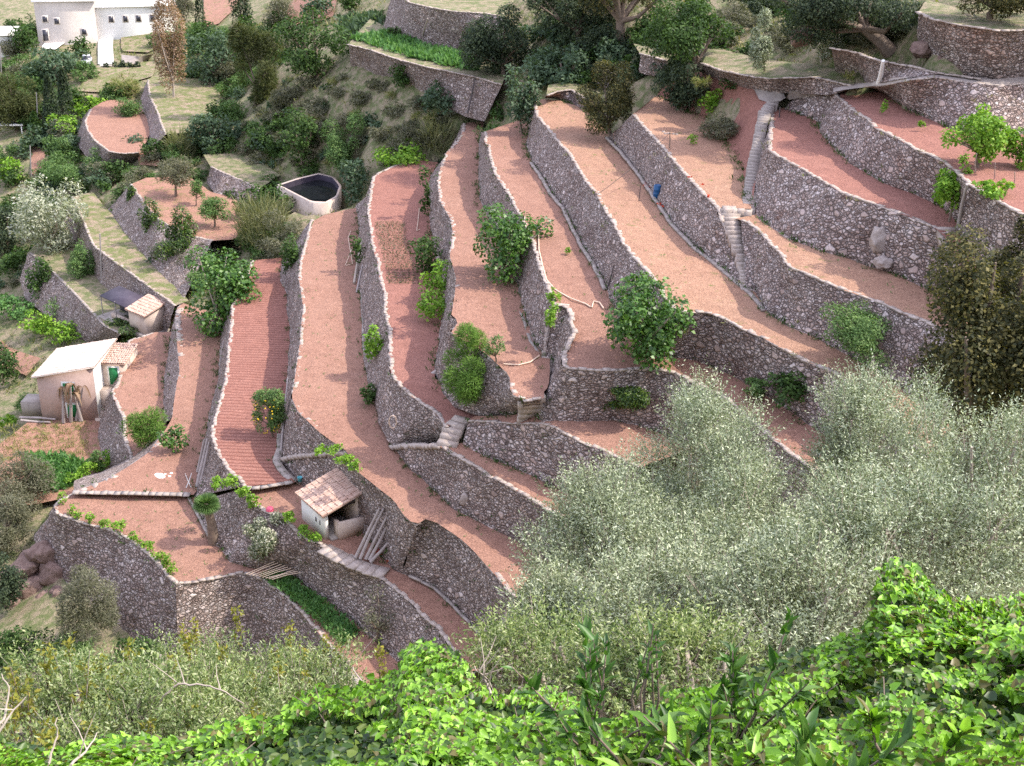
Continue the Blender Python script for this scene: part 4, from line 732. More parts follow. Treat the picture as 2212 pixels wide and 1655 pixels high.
# ---- left slope, village side
A = 'g'
LT = [
 ('cypress', 'tallest dark cypress left of the small red field', 'tree', (110, 296, A), (86, 168, 134, 296), 'dark', 'cone', 'cypresses'),
 ('cypress', 'dark cypress behind the tallest one, nearer the car', 'tree', (139, 268, A), (118, 152, 162, 268), 'dark', 'cone', 'cypresses'),
 ('cypress', 'lone cypress at the top beside the striped field', 'tree', (430, 66, A), (418, -30, 444, 66), 'dark', 'cone', 'cypresses'),
 ('conical_bush', 'trimmed green conical bush beside the cypresses', 'tree', (75, 310, A), (57, 245, 96, 310), 'green', 'cone', None),
 ('tree', 'broad green tree at the left edge above the trimmed bush', 'tree', (35, 286, A), (-30, 170, 86, 288), 'pine', '', None),
 ('feathery_tree', 'wide grey-green feathery tree in front of the parked car', 'tree', (112, 172, A), (56, 108, 186, 168), 'bluegreen', '', None),
 ('tree', 'small round tree on the lawn of the white building', 'tree', (170, 124, A), (146, 80, 196, 126), 'green', '', None),
 ('tree', 'dark tree between the two white buildings', 'tree', (50, 122, A), (24, 42, 80, 124), 'green', '', None),
 ('dead_tree', 'tall brown withered tree with a pale trunk', 'tree', (378, 246, A), (322, -10, 412, 190), 'dead', '', None),
 ('pine_tree', 'tall yellowish pine in front of the wooded knoll', 'tree', (550, 232, A), (498, 48, 608, 232), 'pine', '', None),
 ('tree', 'dark spreading tree behind the yellowish pine', 'tree', (470, 190, A), (404, 72, 520, 192), 'bluegreen', '', None),
 ('tree', 'tall leafy green tree at the left end of the vegetable bed wall', 'tree', (685, 166, A), (592, 44, 760, 168), 'green', '', None),
 ('young_pine', 'small dark pine on the pink field at the top', 'tree', (684, 52, A), (650, -4, 716, 50), 'bluegreen', '', None),
 ('tree', 'round dark tree at the top edge beside the pink field', 'tree', (752, 30, A), (728, -14, 782, 26), 'green', '', None),
 ('tree', 'green tree at the foot of the lone cypress', 'tree', (446, 105, A), (412, 38, 478, 104), 'green', '', None),
 ('olive_tree', 'grey olive tree at the top beside the narrow lawn', 'tree', (600, 62, A), (572, -6, 640, 62), 'scrub', '', None),
 ('tree', 'grey-leaved tall tree behind the withered one', 'tree', (395, 75, A), (372, -20, 422, 74), 'scrub', '', None),
 ('tree', 'dark tree at the top right of the lone cypress', 'tree', (515, 60, A), (498, -20, 545, 62), 'dark', '', None),
 ('fruit_tree', 'leafy tree on the small red field of the far left slope', 'tree', (280, 248, 'L6'), (240, 208, 306, 250), 'almond', '', None),
 ('fruit_tree', 'pale yellow tree on the edge of the striped plot', 'tree', (270, 206, A), (240, 166, 306, 208), 'grass', '', None),
 ('hedge_bush', 'bright green round hedge bush at the top of the far hedge row', 'shrub', (178, 252, A), (143, 208, 226, 254), 'lime', '', 'hedge row'),
 ('hedge_bush', 'light green hedge bush second in the far hedge row', 'shrub', (140, 300, A), (105, 248, 176, 302), 'lime', '', 'hedge row'),
 ('hedge_bush', 'green hedge bush third in the far hedge row', 'shrub', (125, 350, A), (94, 290, 156, 352), 'almond', '', 'hedge row'),
 ('hedge_bush', 'wide green bush at the near end of the far hedge row', 'shrub', (160, 400, A), (96, 334, 206, 404), 'almond', '', 'hedge row'),
 ('shrub', 'olive-green thicket above the grassy path', 'shrub', (225, 400, A), (186, 350, 262, 404), 'scrub', '', None),
 ('shrub', 'bluish shrub below the small red field', 'shrub', (300, 330, A), (274, 290, 330, 332), 'bluegreen', '', None),
 ('shrub', 'leafy shrub pair right of the bluish shrub', 'shrub', (338, 346, A), (312, 300, 362, 346), 'green', '', None),
 ('reed_clump', 'tall pale green reed clump at the middle of the left slope', 'reeds', (392, 348, A), (352, 262, 424, 348), 'reed', 'reed', None),
 ('tree', 'dark bluish tree right of the reed clump', 'tree', (455, 338, A), (408, 240, 510, 340), 'bluegreen', '', None),
 ('silver_poplar', 'pale silver-leaved tree in front of the grassy path', 'tree', (100, 590, A), (36, 388, 186, 570), 'silver', '', None),
 ('tree', 'leafy green tree below the silver-leaved tree', 'tree', (182, 622, A), (146, 520, 218, 622), 'almond', '', None),
 ('tree', 'dark tree at the left edge beside the silver-leaved tree', 'tree', (10, 560, A), (-40, 440, 52, 562), 'dark', '', None),
 ('tree', 'small green tree at the left edge above the silver-leaved tree', 'tree', (18, 398, A), (-14, 340, 54, 400), 'lime', '', None),
 ('shrub', 'ivy-like dark shrub below the overgrown path wall', 'shrub', (88, 660, A), (58, 560, 122, 664), 'green', '', None),
 ('shrub', 'green shrub at the lower end of the overgrown path wall', 'shrub', (140, 690, A), (108, 640, 180, 694), 'almond', '', None),
 ('lemon_bush', 'bright yellow-green bush in the plot behind the old house', 'shrub', (90, 722, A), (50, 674, 130, 724), 'lime', '', None),
 ('shrub', 'bright shrub just behind the roof of the old house', 'shrub', (140, 740, A), (102, 700, 180, 742), 'lime', '', None),
 ('shrub', 'green vegetable thicket at the left edge behind the old house', 'shrub', (30, 690, A), (-20, 640, 80, 694), 'crop', '', None),
 ('tree', 'green tree at the left edge level with the old house', 'tree', (8, 830, A), (-30, 738, 46, 832), 'green', '', None),
 ('vine_arbour', 'dense dark leafy arbour between the old house and the shed', 'vine', (298, 742, A), (236, 672, 364, 744), 'citrus', '', None),
 ('olive_tree', 'grey olive tree left of the vegetable garden', 'tree', (48, 1100, A), (-30, 968, 118, 1112), 'scrub', '', None),
 ('olive_tree', 'dark grey olive tree below the vegetable garden at the left edge', 'tree', (10, 1200, A), (-50, 1080, 70, 1200), 'scrub', '', None),
 ('shrub', 'yellow-green shrub between garden and curved boundary wall', 'shrub', (212, 1020, 'LG'), (190, 972, 230, 1022), 'almond', '', None),
 ('shrub', 'pale green shrub by the planks at the garden edge', 'shrub', (15, 930, A), (-10, 896, 40, 934), 'lime', '', None),
 ('shrub', 'grey-green shrub left of the old house wall', 'shrub', (60, 890, A), (30, 850, 95, 892), 'almond', '', None),
 ('dark_shrub', 'dark green shrub at the left edge beside the rock outcrop', 'shrub', (10, 1330, A), (-40, 1210, 52, 1336), 'dark', '', None),
 ('grey_bush', 'big grey-green bush growing over the brown rocks', 'shrub', (190, 1395, A), (112, 1236, 262, 1396), 'scrub', '', None),
 ('ivy_clump', 'upper ivy clump on the wall below the small orchard', 'ivy', (300, 480, A), (280, 398, 318, 480), 'citrus', '', 'ivy on the orchard wall'),
 ('ivy_clump', 'middle ivy clump on the wall below the small orchard', 'ivy', (325, 530, 'L3'), (304, 428, 348, 530), 'citrus', '', 'ivy on the orchard wall'),
 ('ivy_clump', 'largest ivy clump on the wall below the small orchard', 'ivy', (378, 575, 'L3'), (338, 462, 428, 570), 'citrus', '', 'ivy on the orchard wall'),
 ('reed_thicket', 'yellowish reed thicket beside the water tank', 'reeds', (560, 530, A), (490, 392, 640, 530), 'reed', 'reed', None),
 ('bramble', 'grey bramble mass under the reed thicket', 'shrub', (620, 590, A), (560, 470, 682, 600), 'scrub', '', None),
 ('shrub', 'dark green bramble at the head of the ploughed field', 'shrub', (632, 600, 'T3'), (600, 510, 662, 608), 'green', '', None),
 ('shrub', 'grey grassy shrub left of the dark leafy fig', 'shrub', (420, 600, A), (374, 530, 470, 604), 'scrub', '', None),
 ('shrub', 'grey-green bush between the water tank and the second red strip', 'shrub', (765, 440, A), (728, 352, 802, 442), 'bluegreen', '', None),
 ('tree', 'bright green tree behind the water tank', 'tree', (742, 372, A), (694, 252, 796, 374), 'almond', '', None),
 ('tree', 'dark tree hanging over the water tank', 'tree', (655, 372, A), (602, 238, 702, 356), 'green', '', None),
 ('shrub', 'bright shrub at the far end of the second red strip', 'shrub', (870, 366, A), (806, 308, 922, 368), 'lime', '', None),
 ('prickly_pear', 'bluish prickly pear thicket under the vegetable bed wall', 'cactus', (945, 250, A), (908, 182, 984, 252), 'bluegreen', '', None),
 ('reed_clump', 'dark reed clump on the slope left of the upper red strip', 'reeds', (945, 330, A), (895, 240, 1000, 332), 'reed', 'reed', None),
 ('shrub', 'green shrub on the vegetable bed wall', 'shrub', (868, 190, A), (838, 132, 902, 192), 'green', '', None),
 ('shrub', 'dark dome shrub above the vegetable bed', 'shrub', (852, 82, 'UG'), (836, 56, 868, 84), 'green', '', None),
 ('orchard_tree', 'small leafless-trunked orchard tree on the small field, farthest', 'tree', (380, 424, 'L4'), (335, 344, 420, 400), 'scrub', '', 'orchard trees'),
 ('orchard_tree', 'small round orchard tree at the middle of the small field', 'tree', (424, 443, 'L4'), (408, 392, 442, 436), 'almond', '', 'orchard trees'),
 ('orchard_tree', 'largest orchard tree on the small field', 'tree', (464, 490, 'L4'), (432, 424, 500, 480), 'almond', '', 'orchard trees'),
 ('orchard_tree', 'leafy orchard tree nearest the reed thicket', 'tree', (540, 470, 'L4'), (505, 400, 578, 468), 'green', '', 'orchard trees'),
 ('shrub', 'grassy shrub on the far edge of the small orchard', 'shrub', (300, 392, A), (270, 362, 330, 394), 'scrub', '', None),
]
for nm, lb, ct, bb, bx, kd, st, gr in LT:
    tk = ct in ('tree',) and st != 'reed'
    T_(nm, lb, ct, bb, bx, kd, gr, trunk=tk, style=st, dens=.7 if kd == 'dead' else 1.0)
# knoll scrub nothing tells apart
for x, y, ww, hh, kd in [(640, 200, 50, 30, 'scrub'), (690, 230, 60, 34, 'scrub'), (730, 200, 50, 28, 'scrub'), (780, 215, 60, 34, 'scrub'), (820, 190, 50, 30, 'scrub'), (850, 240, 60, 36, 'scrub'), (700, 280, 60, 36, 'scrub'),
        (760, 260, 50, 30, 'scrub'), (880, 285, 60, 40, 'scrub'), (820, 290, 50, 34, 'scrub'), (600, 250, 50, 30, 'scrub'), (650, 270, 44, 30, 'scrub'), (580, 300, 60, 40, 'scrub'), (540, 320, 50, 34, 'scrub'), (860, 325, 60, 34, 'scrub'),
        (900, 225, 46, 30, 'scrub'), (780, 300, 50, 30, 'scrub'), (560, 350, 60, 36, 'scrub'), (620, 300, 56, 36, 'scrub'), (920, 300, 50, 34, 'scrub'), (670, 180, 44, 24, 'scrub'), (540, 275, 44, 28, 'scrub')]:
    ww *= R.uniform(.8, 1.2)
    T_('scrub_bush', 'low grey-green scrub bush on the grassy knoll above the water tank', 'shrub', (x, y + hh * .4, 'g'), (x - ww / 2, y - hh / 2, x + ww / 2, y + hh / 2), kd, 'scrub bushes on the knoll', trunk=False)

# scattered shrubs over the village-side slope
SH = R.uniform([0, 60], [620, 640], (1300, 2)); kk = 0
for x, y in SH:
    Q = atg(x, y)
    if any(inside(Q[None, :2], B)[0] for B in SOILS.values()) or kk >= 250: continue
    if (190 < x < 345 and y < 210) or (70 < x < 200 and y < 150): continue
    ww = R.uniform(26, 66); hh = ww * R.uniform(.5, .85); kd = ['scrub', 'green', 'almond', 'bluegreen', 'almond', 'green'][R.integers(6)]; kk += 1
    lb = {'scrub': 'grey-brown scrub bush on the village-side slope', 'green': 'dark green bush on the village-side slope', 'almond': 'light green bush on the village-side slope', 'bluegreen': 'blue-green bush on the village-side slope'}[kd]
    T_('slope_bush', lb, 'shrub', (x, y, 'g'), (x - ww / 2, y - hh, x + ww / 2, y + hh * .1), kd, lb + 's', trunk=False, dens=.8)
for (x0, y0, x1, y1, n_, kds, lb) in ((1150, 60, 1480, 200, 44, ('dark', 'bluegreen', 'green'), 'tangled dark bush under the big trees at the top middle'), (1500, 20, 1990, 128, 40, ('dark', 'scrub', 'green'), 'dark bush under the trees above the flowery ledge'), (1500, 170, 1640, 300, 9, ('scrub', 'green', 'grass'), 'small weedy bush on the red earth bank')):
    for x, y in R.uniform([x0, y0], [x1, y1], (n_, 2)):
        ww = R.uniform(40, 88) * (.42 if 'bank' in lb else 1); hh = ww * R.uniform(.5, .8); Q = atg(x, y)
        if any(inside(Q[None, :2], B)[0] for q_, B in SOILS.items() if q_[0] == 'T'): continue
        T_('bush', lb, 'shrub', (x, y, 'BK' if 'bank' in lb else 'g'), (x - ww / 2, y - hh, x + ww / 2, y + hh * .1), kds[R.integers(len(kds))], lb + ' group', trunk=False)
SH = R.uniform([545, 150], [990, 370], (200, 2)); kk = 0
for x, y in SH:
    Q = atg(x, y)
    if any(inside(Q[None, :2], B)[0] for B in SOILS.values()) or kk >= 70: continue
    if 590 < x < 745 and 370 < y < 450: continue
    ww = R.uniform(18, 40); hh = ww * R.uniform(.4, .7); kd = ['scrub', 'scrub', 'grass', 'bluegreen'][R.integers(4)]; kk += 1
    lb = {'scrub': 'low grey-green scrub bush on the grassy knoll above the water tank', 'grass': 'clump of yellowish grass on the knoll above the water tank', 'bluegreen': 'small blue-green bush on the knoll above the water tank'}[kd]
    T_('scrub_bush' if kd != 'grass' else 'grass_clump', lb, 'shrub' if kd != 'grass' else 'grass', (x, y, 'g'), (x - ww / 2, y - hh, x + ww / 2, y + hh * .1), kd, 'scrub bushes on the knoll' if kd == 'scrub' else lb + 's', trunk=False, dens=.8)
# unseen trees added outside the right edge to shade the upper fields
for lb, x, y, z, h, r_ in (('unseen tall dark pine added for shade outside the right edge beside the curved path', 41, 86, -15.5, 12, 4.2), ('unseen broad dark oak added for shade outside the right edge above the corner-post wall', 45, 76, -17, 11, 4.5), ('unseen dark oak added for shade outside the right edge on the next wall down', 44, 66, -20, 10, 4.2)):
    P = np.array([x, y, z + ZO]); rt_ = empty('oak_tree', P, lb, 'tree'); Cc = P + [0, 0, h * .62]; p, out, cc = clump_pts(Cc, r_ * 1.1, h * .42, 9000); N = unit(out * .7 + rdir(len(p)) * .7 + [0, 0, .5])
    V, F = leaves(p, N, unit(out + rdir(len(p))), .42 * R.uniform(.6, 1.3, len(p)), .6); mesh('crown', V, F, M['l_oak'], False, rt_, Cc); mb = MB(); mb.tube([P - [0, 0, 2], P + [0, 0, h * .3], Cc], [.4, .3, .15], 8); mb.build('trunk', M['bark'], rt_, P)

for lb, bx, by, box, kd in (('dark green bush at the lower left corner below the outcrop', 40, 1440, (-30, 1370, 105, 1445), 'green'), ('leafy bush right of the outcrop under the rounded bastion wall', 130, 1440, (85, 1385, 190, 1445), 'almond'), ('low dark bush at the foot of the bastion wall', 290, 1440, (235, 1385, 340, 1445), 'green'),
        ('bush at the left end of the water tank rim', 585, 425, (560, 385, 612, 428), 'green'), ('leafy bush in front of the water tank rim', 640, 462, (612, 425, 668, 466), 'almond'), ('bush between the water tank and the widest red field', 705, 462, (678, 436, 735, 466), 'bluegreen'), ('dark bush hanging over the far rim of the water tank', 672, 384, (645, 350, 705, 392), 'green')):
    T_('bush', lb, 'shrub', (bx, by, 'g'), box, kd, None, trunk=False)
# ---------------------------------------------------------------- olives on the near slope
def sprigs(C0, D0, L, nl, leaf, asp):
    """leafy twigs: starts C0, directions D0, lengths L, nl leaves each"""
    n = len(C0); s = np.linspace(.12, 1.0, nl)[None, :, None]
    bend = rdir(n)[:, None] * (s ** 2) * L[:, None, None] * .18
    Pp = C0[:, None] + D0[:, None] * (s * L[:, None, None]) + bend
    T = unit(D0[:, None] * .75 + unit(R.normal(size=(n, nl, 3))) * .75)
    N = unit(unit(R.normal(size=(n, nl, 3))) + [0, 0, .6] + 0 * T)
    V, F = leaves(Pp.reshape(-1, 3), N.reshape(-1, 3), T.reshape(-1, 3), leaf * R.uniform(.7, 1.3, n * nl), asp, .15)
    return V, F
def olive_crown(c, rx, ry, rz, ntw, leaf, nl=11, L=(.35, .75), up=.55):
    K = 36; d = rdir(K); d[:, 2] = d[:, 2] * .9 + .15
    cc = d * R.uniform(.3, 1.0, (K, 1)); rr = R.uniform(.10, .28, K)
    k = R.choice(K, ntw, p=rr ** 2 / (rr ** 2).sum()); q = rdir(ntw); q[:, 2] += .25; q = unit(q)
    p = cc[k] + q * (rr[k] * R.uniform(.6, 1.0, ntw))[:, None] * [1, 1, 1.25]
    D0 = unit(q * .8 + unit(p) * .4 + rdir(ntw) * .35 + [0, 0, up])
    P = c + p * [rx, ry, rz]
    ln = R.uniform(*L, ntw)
    V, F = sprigs(P, D0, ln, nl, leaf, .33)
    return V, F, P, D0, ln, c + cc * [rx, ry, rz]
def near_tree(name, label, px, py, D, rx, ry, rz, ntw, mat='l_olive', leaf=.066, up=.85, twigs=260, L=(.35, .75), group=None, foot=None, cat='tree', nl=11):
    c = atd(px, py, D); g = np.array([c[0] + .2, c[1] + .4, 0]); g[2] = H(g)[0]
    r = empty(name, g, label, cat, group)
    V, F, P, D0, ln, cc = olive_crown(c, rx, ry, rz, ntw, leaf, nl, L, up)
    mesh('crown', V, F, M[mat], False, r, c)
    mb = MB(); f = g + (c - g) * .55
    mb.tube([g - [0, 0, .3], g + (f - g) * .5 + [.15, .1, 0], f], [.24, .19, .15], 8)
    for q in cc:
        m_ = (f + q) / 2 + R.normal(0, .2, 3); mb.tube([f, m_, q], [.09, .06, .025], 5)
    for t in R.choice(len(P), twigs, replace=False):
        mb.tube([P[t] - D0[t] * .25, P[t] + D0[t] * ln[t] * .5, P[t] + D0[t] * ln[t]], [.008, .006, .003], 3)
    mb.build('trunk', M['pale_bark'], r, g)
    return r
OL = [('tall silver olive whose tip stands before the citrus tree', 1500, 1060, 27, 1.9, 2.0, 1.9, 2800),
      ('silver olive crown reaching up to the dark holm oak', 1865, 1000, 28, 1.5, 1.8, 2.0, 2300),
      ('silver olive at the right edge below the dark holm oak', 2140, 1120, 25, 1.9, 1.9, 2.0, 2700),
      ('leftmost silver olive in front of the lower walls', 1300, 1220, 24, 1.45, 1.8, 1.6, 2500),
      ('silver olive in the very middle of the olive thicket', 1665, 1240, 23.5, 2.2, 2.0, 1.45, 3000),
      ('shaded olive low on the left side of the thicket', 1205, 1360, 22, .95, 1.4, 1.1, 1500),
      ('olive just above the glossy shoots at the thicket bottom', 1450, 1340, 20.5, 1.6, 1.6, 1.25, 2300),
      ('olive behind the tall ivy tip at the right', 1960, 1230, 21, 1.8, 1.7, 1.3, 2400),
      ('lowest olive between glossy shoots and ivy', 1730, 1370, 19, 1.35, 1.4, 1.0, 1800)]
for lb, x, y, D, a, b_, c_, n in OL: near_tree('olive_tree', lb, x, y, D, a * 1.08, b_, c_ * .95, int(n * 2.0))
SL = [('wild olive bush at the bottom left corner mixed with yellow shoots', 90, 1560, 17, 1.3, 1.2, .48, 1000),
      ('wild olive bush left of the dry arching branch', 310, 1545, 17.5, 1.3, 1.2, .48, 1000),
      ('wild olive bush under the wall with the sunlit corner', 545, 1520, 18.5, 1.2, 1.2, .5, 900),
      ('lower wild olive bush above the left end of the ivy', 230, 1620, 14.5, 1.0, 1.0, .38, 700),
      ('lower wild olive bush around the dry arching branch', 470, 1590, 15.5, 1.1, 1.1, .42, 800),
      ('wild olive bush between the ivy mound and the crop rows', 690, 1515, 17.5, .7, .9, .4, 450)]
for lb, x, y, D, a, b_, c_, n in SL: near_tree('wild_olive', lb, x, y, D, a, b_, c_, int(n * 1.5), mat='l_wildolive', leaf=.058, up=1.1, twigs=120, L=(.22, .5), cat='bush')
for lb, x, y, D, a, b_, c_, n in (('dark shrub in the shade below the olives, left one', 1120, 1440, 17, .8, .8, .45, 500), ('dark shrub in the shade below the olives between glossy shoots', 1290, 1455, 15.5, .9, .8, .45, 600), ('dark shrub in the shade below the olives, right one', 1480, 1470, 15, .9, .8, .45, 600)):
    near_tree('shade_shrub', lb, x, y, D, a, b_, c_, n, mat='l_wildolive', leaf=.066, up=.6, twigs=20, L=(.25, .5), cat='bush')
# yellow-green upright shoots between them
for k, (x, y, D) in enumerate([(100, 1400, 16.5), (150, 1380, 17), (185, 1430, 16), (280, 1390, 17), (215, 1420, 16.5), (395, 1350, 18), (420, 1340, 18.5), (300, 1450, 16), (340, 1500, 15.5), (510, 1310, 19), (625, 1350, 19), (655, 1400, 18), (680, 1420, 18), (545, 1450, 17), (450, 1470, 16.5), (150, 1620, 13.5), (110, 1560, 14), (20, 1440, 15.5), (730, 1400, 18), (820, 1400, 18), (60, 1470, 15.5), (240, 1470, 15.5), (265, 1440, 16), (370, 1420, 16.5), (480, 1400, 17.5), (590, 1400, 18), (600, 1440, 17), (170, 1500, 15), (410, 1530, 14.6), (550, 1530, 14.8), (90, 1580, 13.5), (190, 1560, 14), (320, 1560, 14.2), (660, 1450, 17), (705, 1380, 18.5), (30, 1500, 15)]):
    c = atd(x, y, D); g = np.array([c[0] + R.normal(0, .1), c[1] - .1, c[2] - 1.1]); n = 9
    st = [g + (c - g) * t + np.r_[R.normal(0, .03, 2), 0] for t in np.linspace(0, 1, 4)]
    r = empty('yellow_shoot', st[0], 'upright yellow-green shoot with a reddish stem among the wild olives', 'shoot', 'yellow shoots among the wild olives')
    mb = MB(); mb.tube(st, [.013, .011, .008, .004], 4); mb.build('stem', M['bark'], r, st[0])
    m_ = 80; t = R.random(m_) ** .7; P = np.array(st[0]) + (c - st[0]) * (.3 + .7 * t)[:, None] + R.normal(0, .035, (m_, 3)); T = unit(rdir(m_) + [0, 0, .5])
    V, F = leaves(P, unit(rdir(m_) + [0, 0, .8]), T, R.uniform(.06, .1, m_), .5); mesh('foliage', V, F, M['l_yellowish'], False, r, c)
# dry arching branches
def branch(name, label, pts, r, cat='branch', mat='pale_bark', group=None, sub=0):
    P = np.array([atd(*p) for p in pts]); Q = resample(P, max(8, len(P) * 3)); Q += R.normal(0, r * .5, Q.shape)
    mb = MB(); mb.tube(Q, np.linspace(r, r * .35, len(Q)), 6)
    for k in range(sub):
        a = Q[R.integers(2, len(Q) - 2)]; d = rdir(1)[0] * .35; d[2] = abs(d[2]); mb.tube([a, a + d * .5, a + d + R.normal(0, .04, 3)], [r * .5, r * .35, r * .15], 5)
    o = mb.build(name, M[mat], None, P[0], True); tag(o, label, cat, group, 'thing'); return o
branch('dry_branch', 'dry grey branch arching over the wild olives', [(335, 1535, 14.6), (352, 1505, 14.5), (385, 1478, 14.4), (440, 1480, 14.3), (480, 1492, 14.2), (525, 1518, 14.2)], .016, sub=3)
branch('dry_branch', 'pale bent branch at the left edge rising from the ivy', [(-10, 1580, 11), (12, 1540, 11), (20, 1490, 11), (5, 1455, 11)], .013)
branch('dry_branch', 'pale twig leaning right beside the bent branch at the left edge', [(-5, 1585, 11), (20, 1545, 11), (55, 1505, 11)], .014, sub=2)
branch('dry_branch', 'pale upright dry stem at the bottom left', [(105, 1655, 10.5), (122, 1600, 10.5), (122, 1550, 10.5)], .012)
branch('dry_branch', 'dry stem sloping up to the right at the bottom left', [(150, 1655, 10), (190, 1620, 10.3), (210, 1585, 10.5)], .013, sub=2)
branch('dry_branch', 'thin bare stem rising behind the ivy mound', [(790, 1500, 12.5), (780, 1470, 12.6), (762, 1440, 12.8)], .012)
branch('dry_twigs', 'tangle of bare pale twigs right of the ivy mound', [(1060, 1500, 12), (1045, 1460, 12.2), (1022, 1440, 12.3)], .014, sub=12)
# ---------------------------------------------------------------- ivy bank along the road edge
TOPL = np.array([(-300, 1560), (0, 1585), (60, 1600), (130, 1620), (200, 1600), (260, 1592), (330, 1590), (400, 1600), (470, 1570), (520, 1550), (600, 1555), (640, 1500), (700, 1480), (760, 1490), (810, 1460), (860, 1440), (875, 1385), (905, 1372), (930, 1378), (965, 1385), (1000, 1420), (1030, 1470), (1080, 1500), (1150, 1492), (1220, 1485), (1260, 1510), (1300, 1560), (1400, 1530), (1450, 1490), (1560, 1480), (1650, 1420), (1700, 1400), (1760, 1385), (1800, 1370), (1860, 1370), (1885, 1310), (1895, 1250), (1912, 1210), (1940, 1205), (1980, 1215), (2010, 1255), (2060, 1290), (2110, 1296), (2170, 1290), (2212, 1285), (2500, 1260)])
def ivy_dist(x, y):
    yt = np.interp(x, TOPL[:, 0], TOPL[:, 1]); Dt = np.interp(x, [-300, 0, 640, 900, 1250, 1900, 2500], [11, 11.5, 12.0, 12.5, 12, 12, 11.5])
    f = np.clip((y - yt) / (1900 - yt), 0, 1); return Dt + (6.2 - Dt) * f ** .85
n = 150000
x = R.uniform(-300, 2500, n); yt = np.interp(x, TOPL[:, 0], TOPL[:, 1]); u = R.random(n) ** .85; y = yt + u * (1860 - yt) + R.normal(0, 5, n)
D_ = ivy_dist(x, y)
rays = unit(FWD * FP + RT * (x - CX)[:, None] + UP * (CY - y)[:, None])
P0 = rays * D_[:, None] + [0, 0, ZO]
bil = .55 * noise(P0, .9) + .42 * noise(P0 + 7, 2.1) + .20 * noise(P0 + 3, 4.5)
dep = R.exponential(.16, n)
P0 = P0 + rays * (dep - bil * np.minimum(1, u * 6 + .15) * .9)[:, None]
keep = bil + R.normal(0, .06, n) > -.20
P0 = P0[keep]; n = len(P0)
tn = unit(np.stack([noise(P0 + 11, .8), noise(P0 + 23, .8) - .25, np.full(n, .85)], 1) + rdir(n) * .62)
tt = unit(rdir(n) * .8 + np.stack([noise(P0 + 31, .6), -.5 + noise(P0 + 41, .6), np.full(n, -.35)], 1))
V, F = broad_leaves(P0, tn, tt, (.057 * R.uniform(.4, 1.7, n)), .78, .3)
tag(mesh('ivy', V, F, M['l_ivy'], False), 'bright green glossy ivy covering the bank along the bottom of the picture', 'ivy', None, 'stuff')
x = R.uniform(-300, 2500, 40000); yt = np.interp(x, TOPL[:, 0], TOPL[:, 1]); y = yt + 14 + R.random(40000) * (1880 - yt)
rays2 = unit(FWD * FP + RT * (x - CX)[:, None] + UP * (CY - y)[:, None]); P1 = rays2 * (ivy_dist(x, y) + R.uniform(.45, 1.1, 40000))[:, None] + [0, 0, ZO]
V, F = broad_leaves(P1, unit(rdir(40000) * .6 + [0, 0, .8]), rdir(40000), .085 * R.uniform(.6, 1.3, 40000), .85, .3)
tag(mesh('ivy_undergrowth', V, F, M['l_citrus']), 'dark ivy leaves under the bright ones', 'ivy', None, 'stuff')  # deeper ivy layer in a darker leaf colour
# ivy stems
mb = MB()
for k in R.choice(n, 260, replace=False):
    a = P0[k] - [0, 0, .08]; d = rdir(1)[0] * .5; d[2] = abs(d[2]) * .5
    mb.tube([a - d * .6 - [0, 0, .2], a, a + d * .6 - [0, 0, .02]], [.009, .007, .004], 3)
tag(mb.build('ivy_stems', M['bark']), 'thin brown ivy stems under the leaves', 'stems', None, 'stuff')
# glossy laurel-like shoots standing out of the ivy
def shoot(label, px, py, D, h, n, spread, leaf=.15, kind='l_fig'):
    top = atd(px, py, D); g = top - [0, 0, h]
    r = empty('glossy_shoot', g, label, 'shoot'); mb = MB(); axes = []
    for k in range(max(2, n // 14)):
        d = np.r_[R.normal(0, spread, 2), h * R.uniform(.65, 1.0)]; e = g + d; m_ = g + d * .5 + np.r_[R.normal(0, .05, 2), 0]
        mb.tube([g, m_, e], [.014, .010, .005], 5); axes.append((m_, e))
    mb.build('stem', M['bark'], r, g); P, T = [], []
    for k in range(n):
        a, e = axes[R.integers(len(axes))]; t = R.random(); P.append(a + (e - a) * t); v = unit(e - a); q = rdir(1)[0]; q -= v * (q @ v); T.append(unit(q * .8 + v * .75))
    P = np.array(P); T = np.array(T); N = unit(np.cross(T, np.cross([0, 0, 1.0], T)) + rdir(n) * .3)
    V, F = broad_leaves(P, N, T, leaf * R.uniform(.6, 1.25, n), .36, .3); mesh('foliage', V, F, M[kind], False, r, g)
shoot('bright glossy laurel shoot left of the tall thin one', 1300, 1425, 9.6, 1.0, 130, .34)
shoot('tall thin shoot with yellow flower buds against the olives', 1425, 1300, 9.3, 1.5, 70, .16, .11)
shoot('glossy shoot with large dark leaves rising right of the tall thin one', 1620, 1375, 9.4, 1.1, 120, .3)
shoot('low glossy shoot in front of the shaded gap in the ivy', 1390, 1520, 8.6, .7, 60, .25)
shoot('broad glossy shoot at the bottom right of centre', 1560, 1560, 8.2, .7, 90, .3, .17, 'l_ivy')
shoot('large-leaved shoot at the bottom beside the white bloom', 1740, 1600, 7.6, .6, 60, .28, .2)
shoot('glossy shoot at the lower right with a grey curled leaf', 1980, 1540, 8, .6, 60, .28, .17, 'l_ivy')
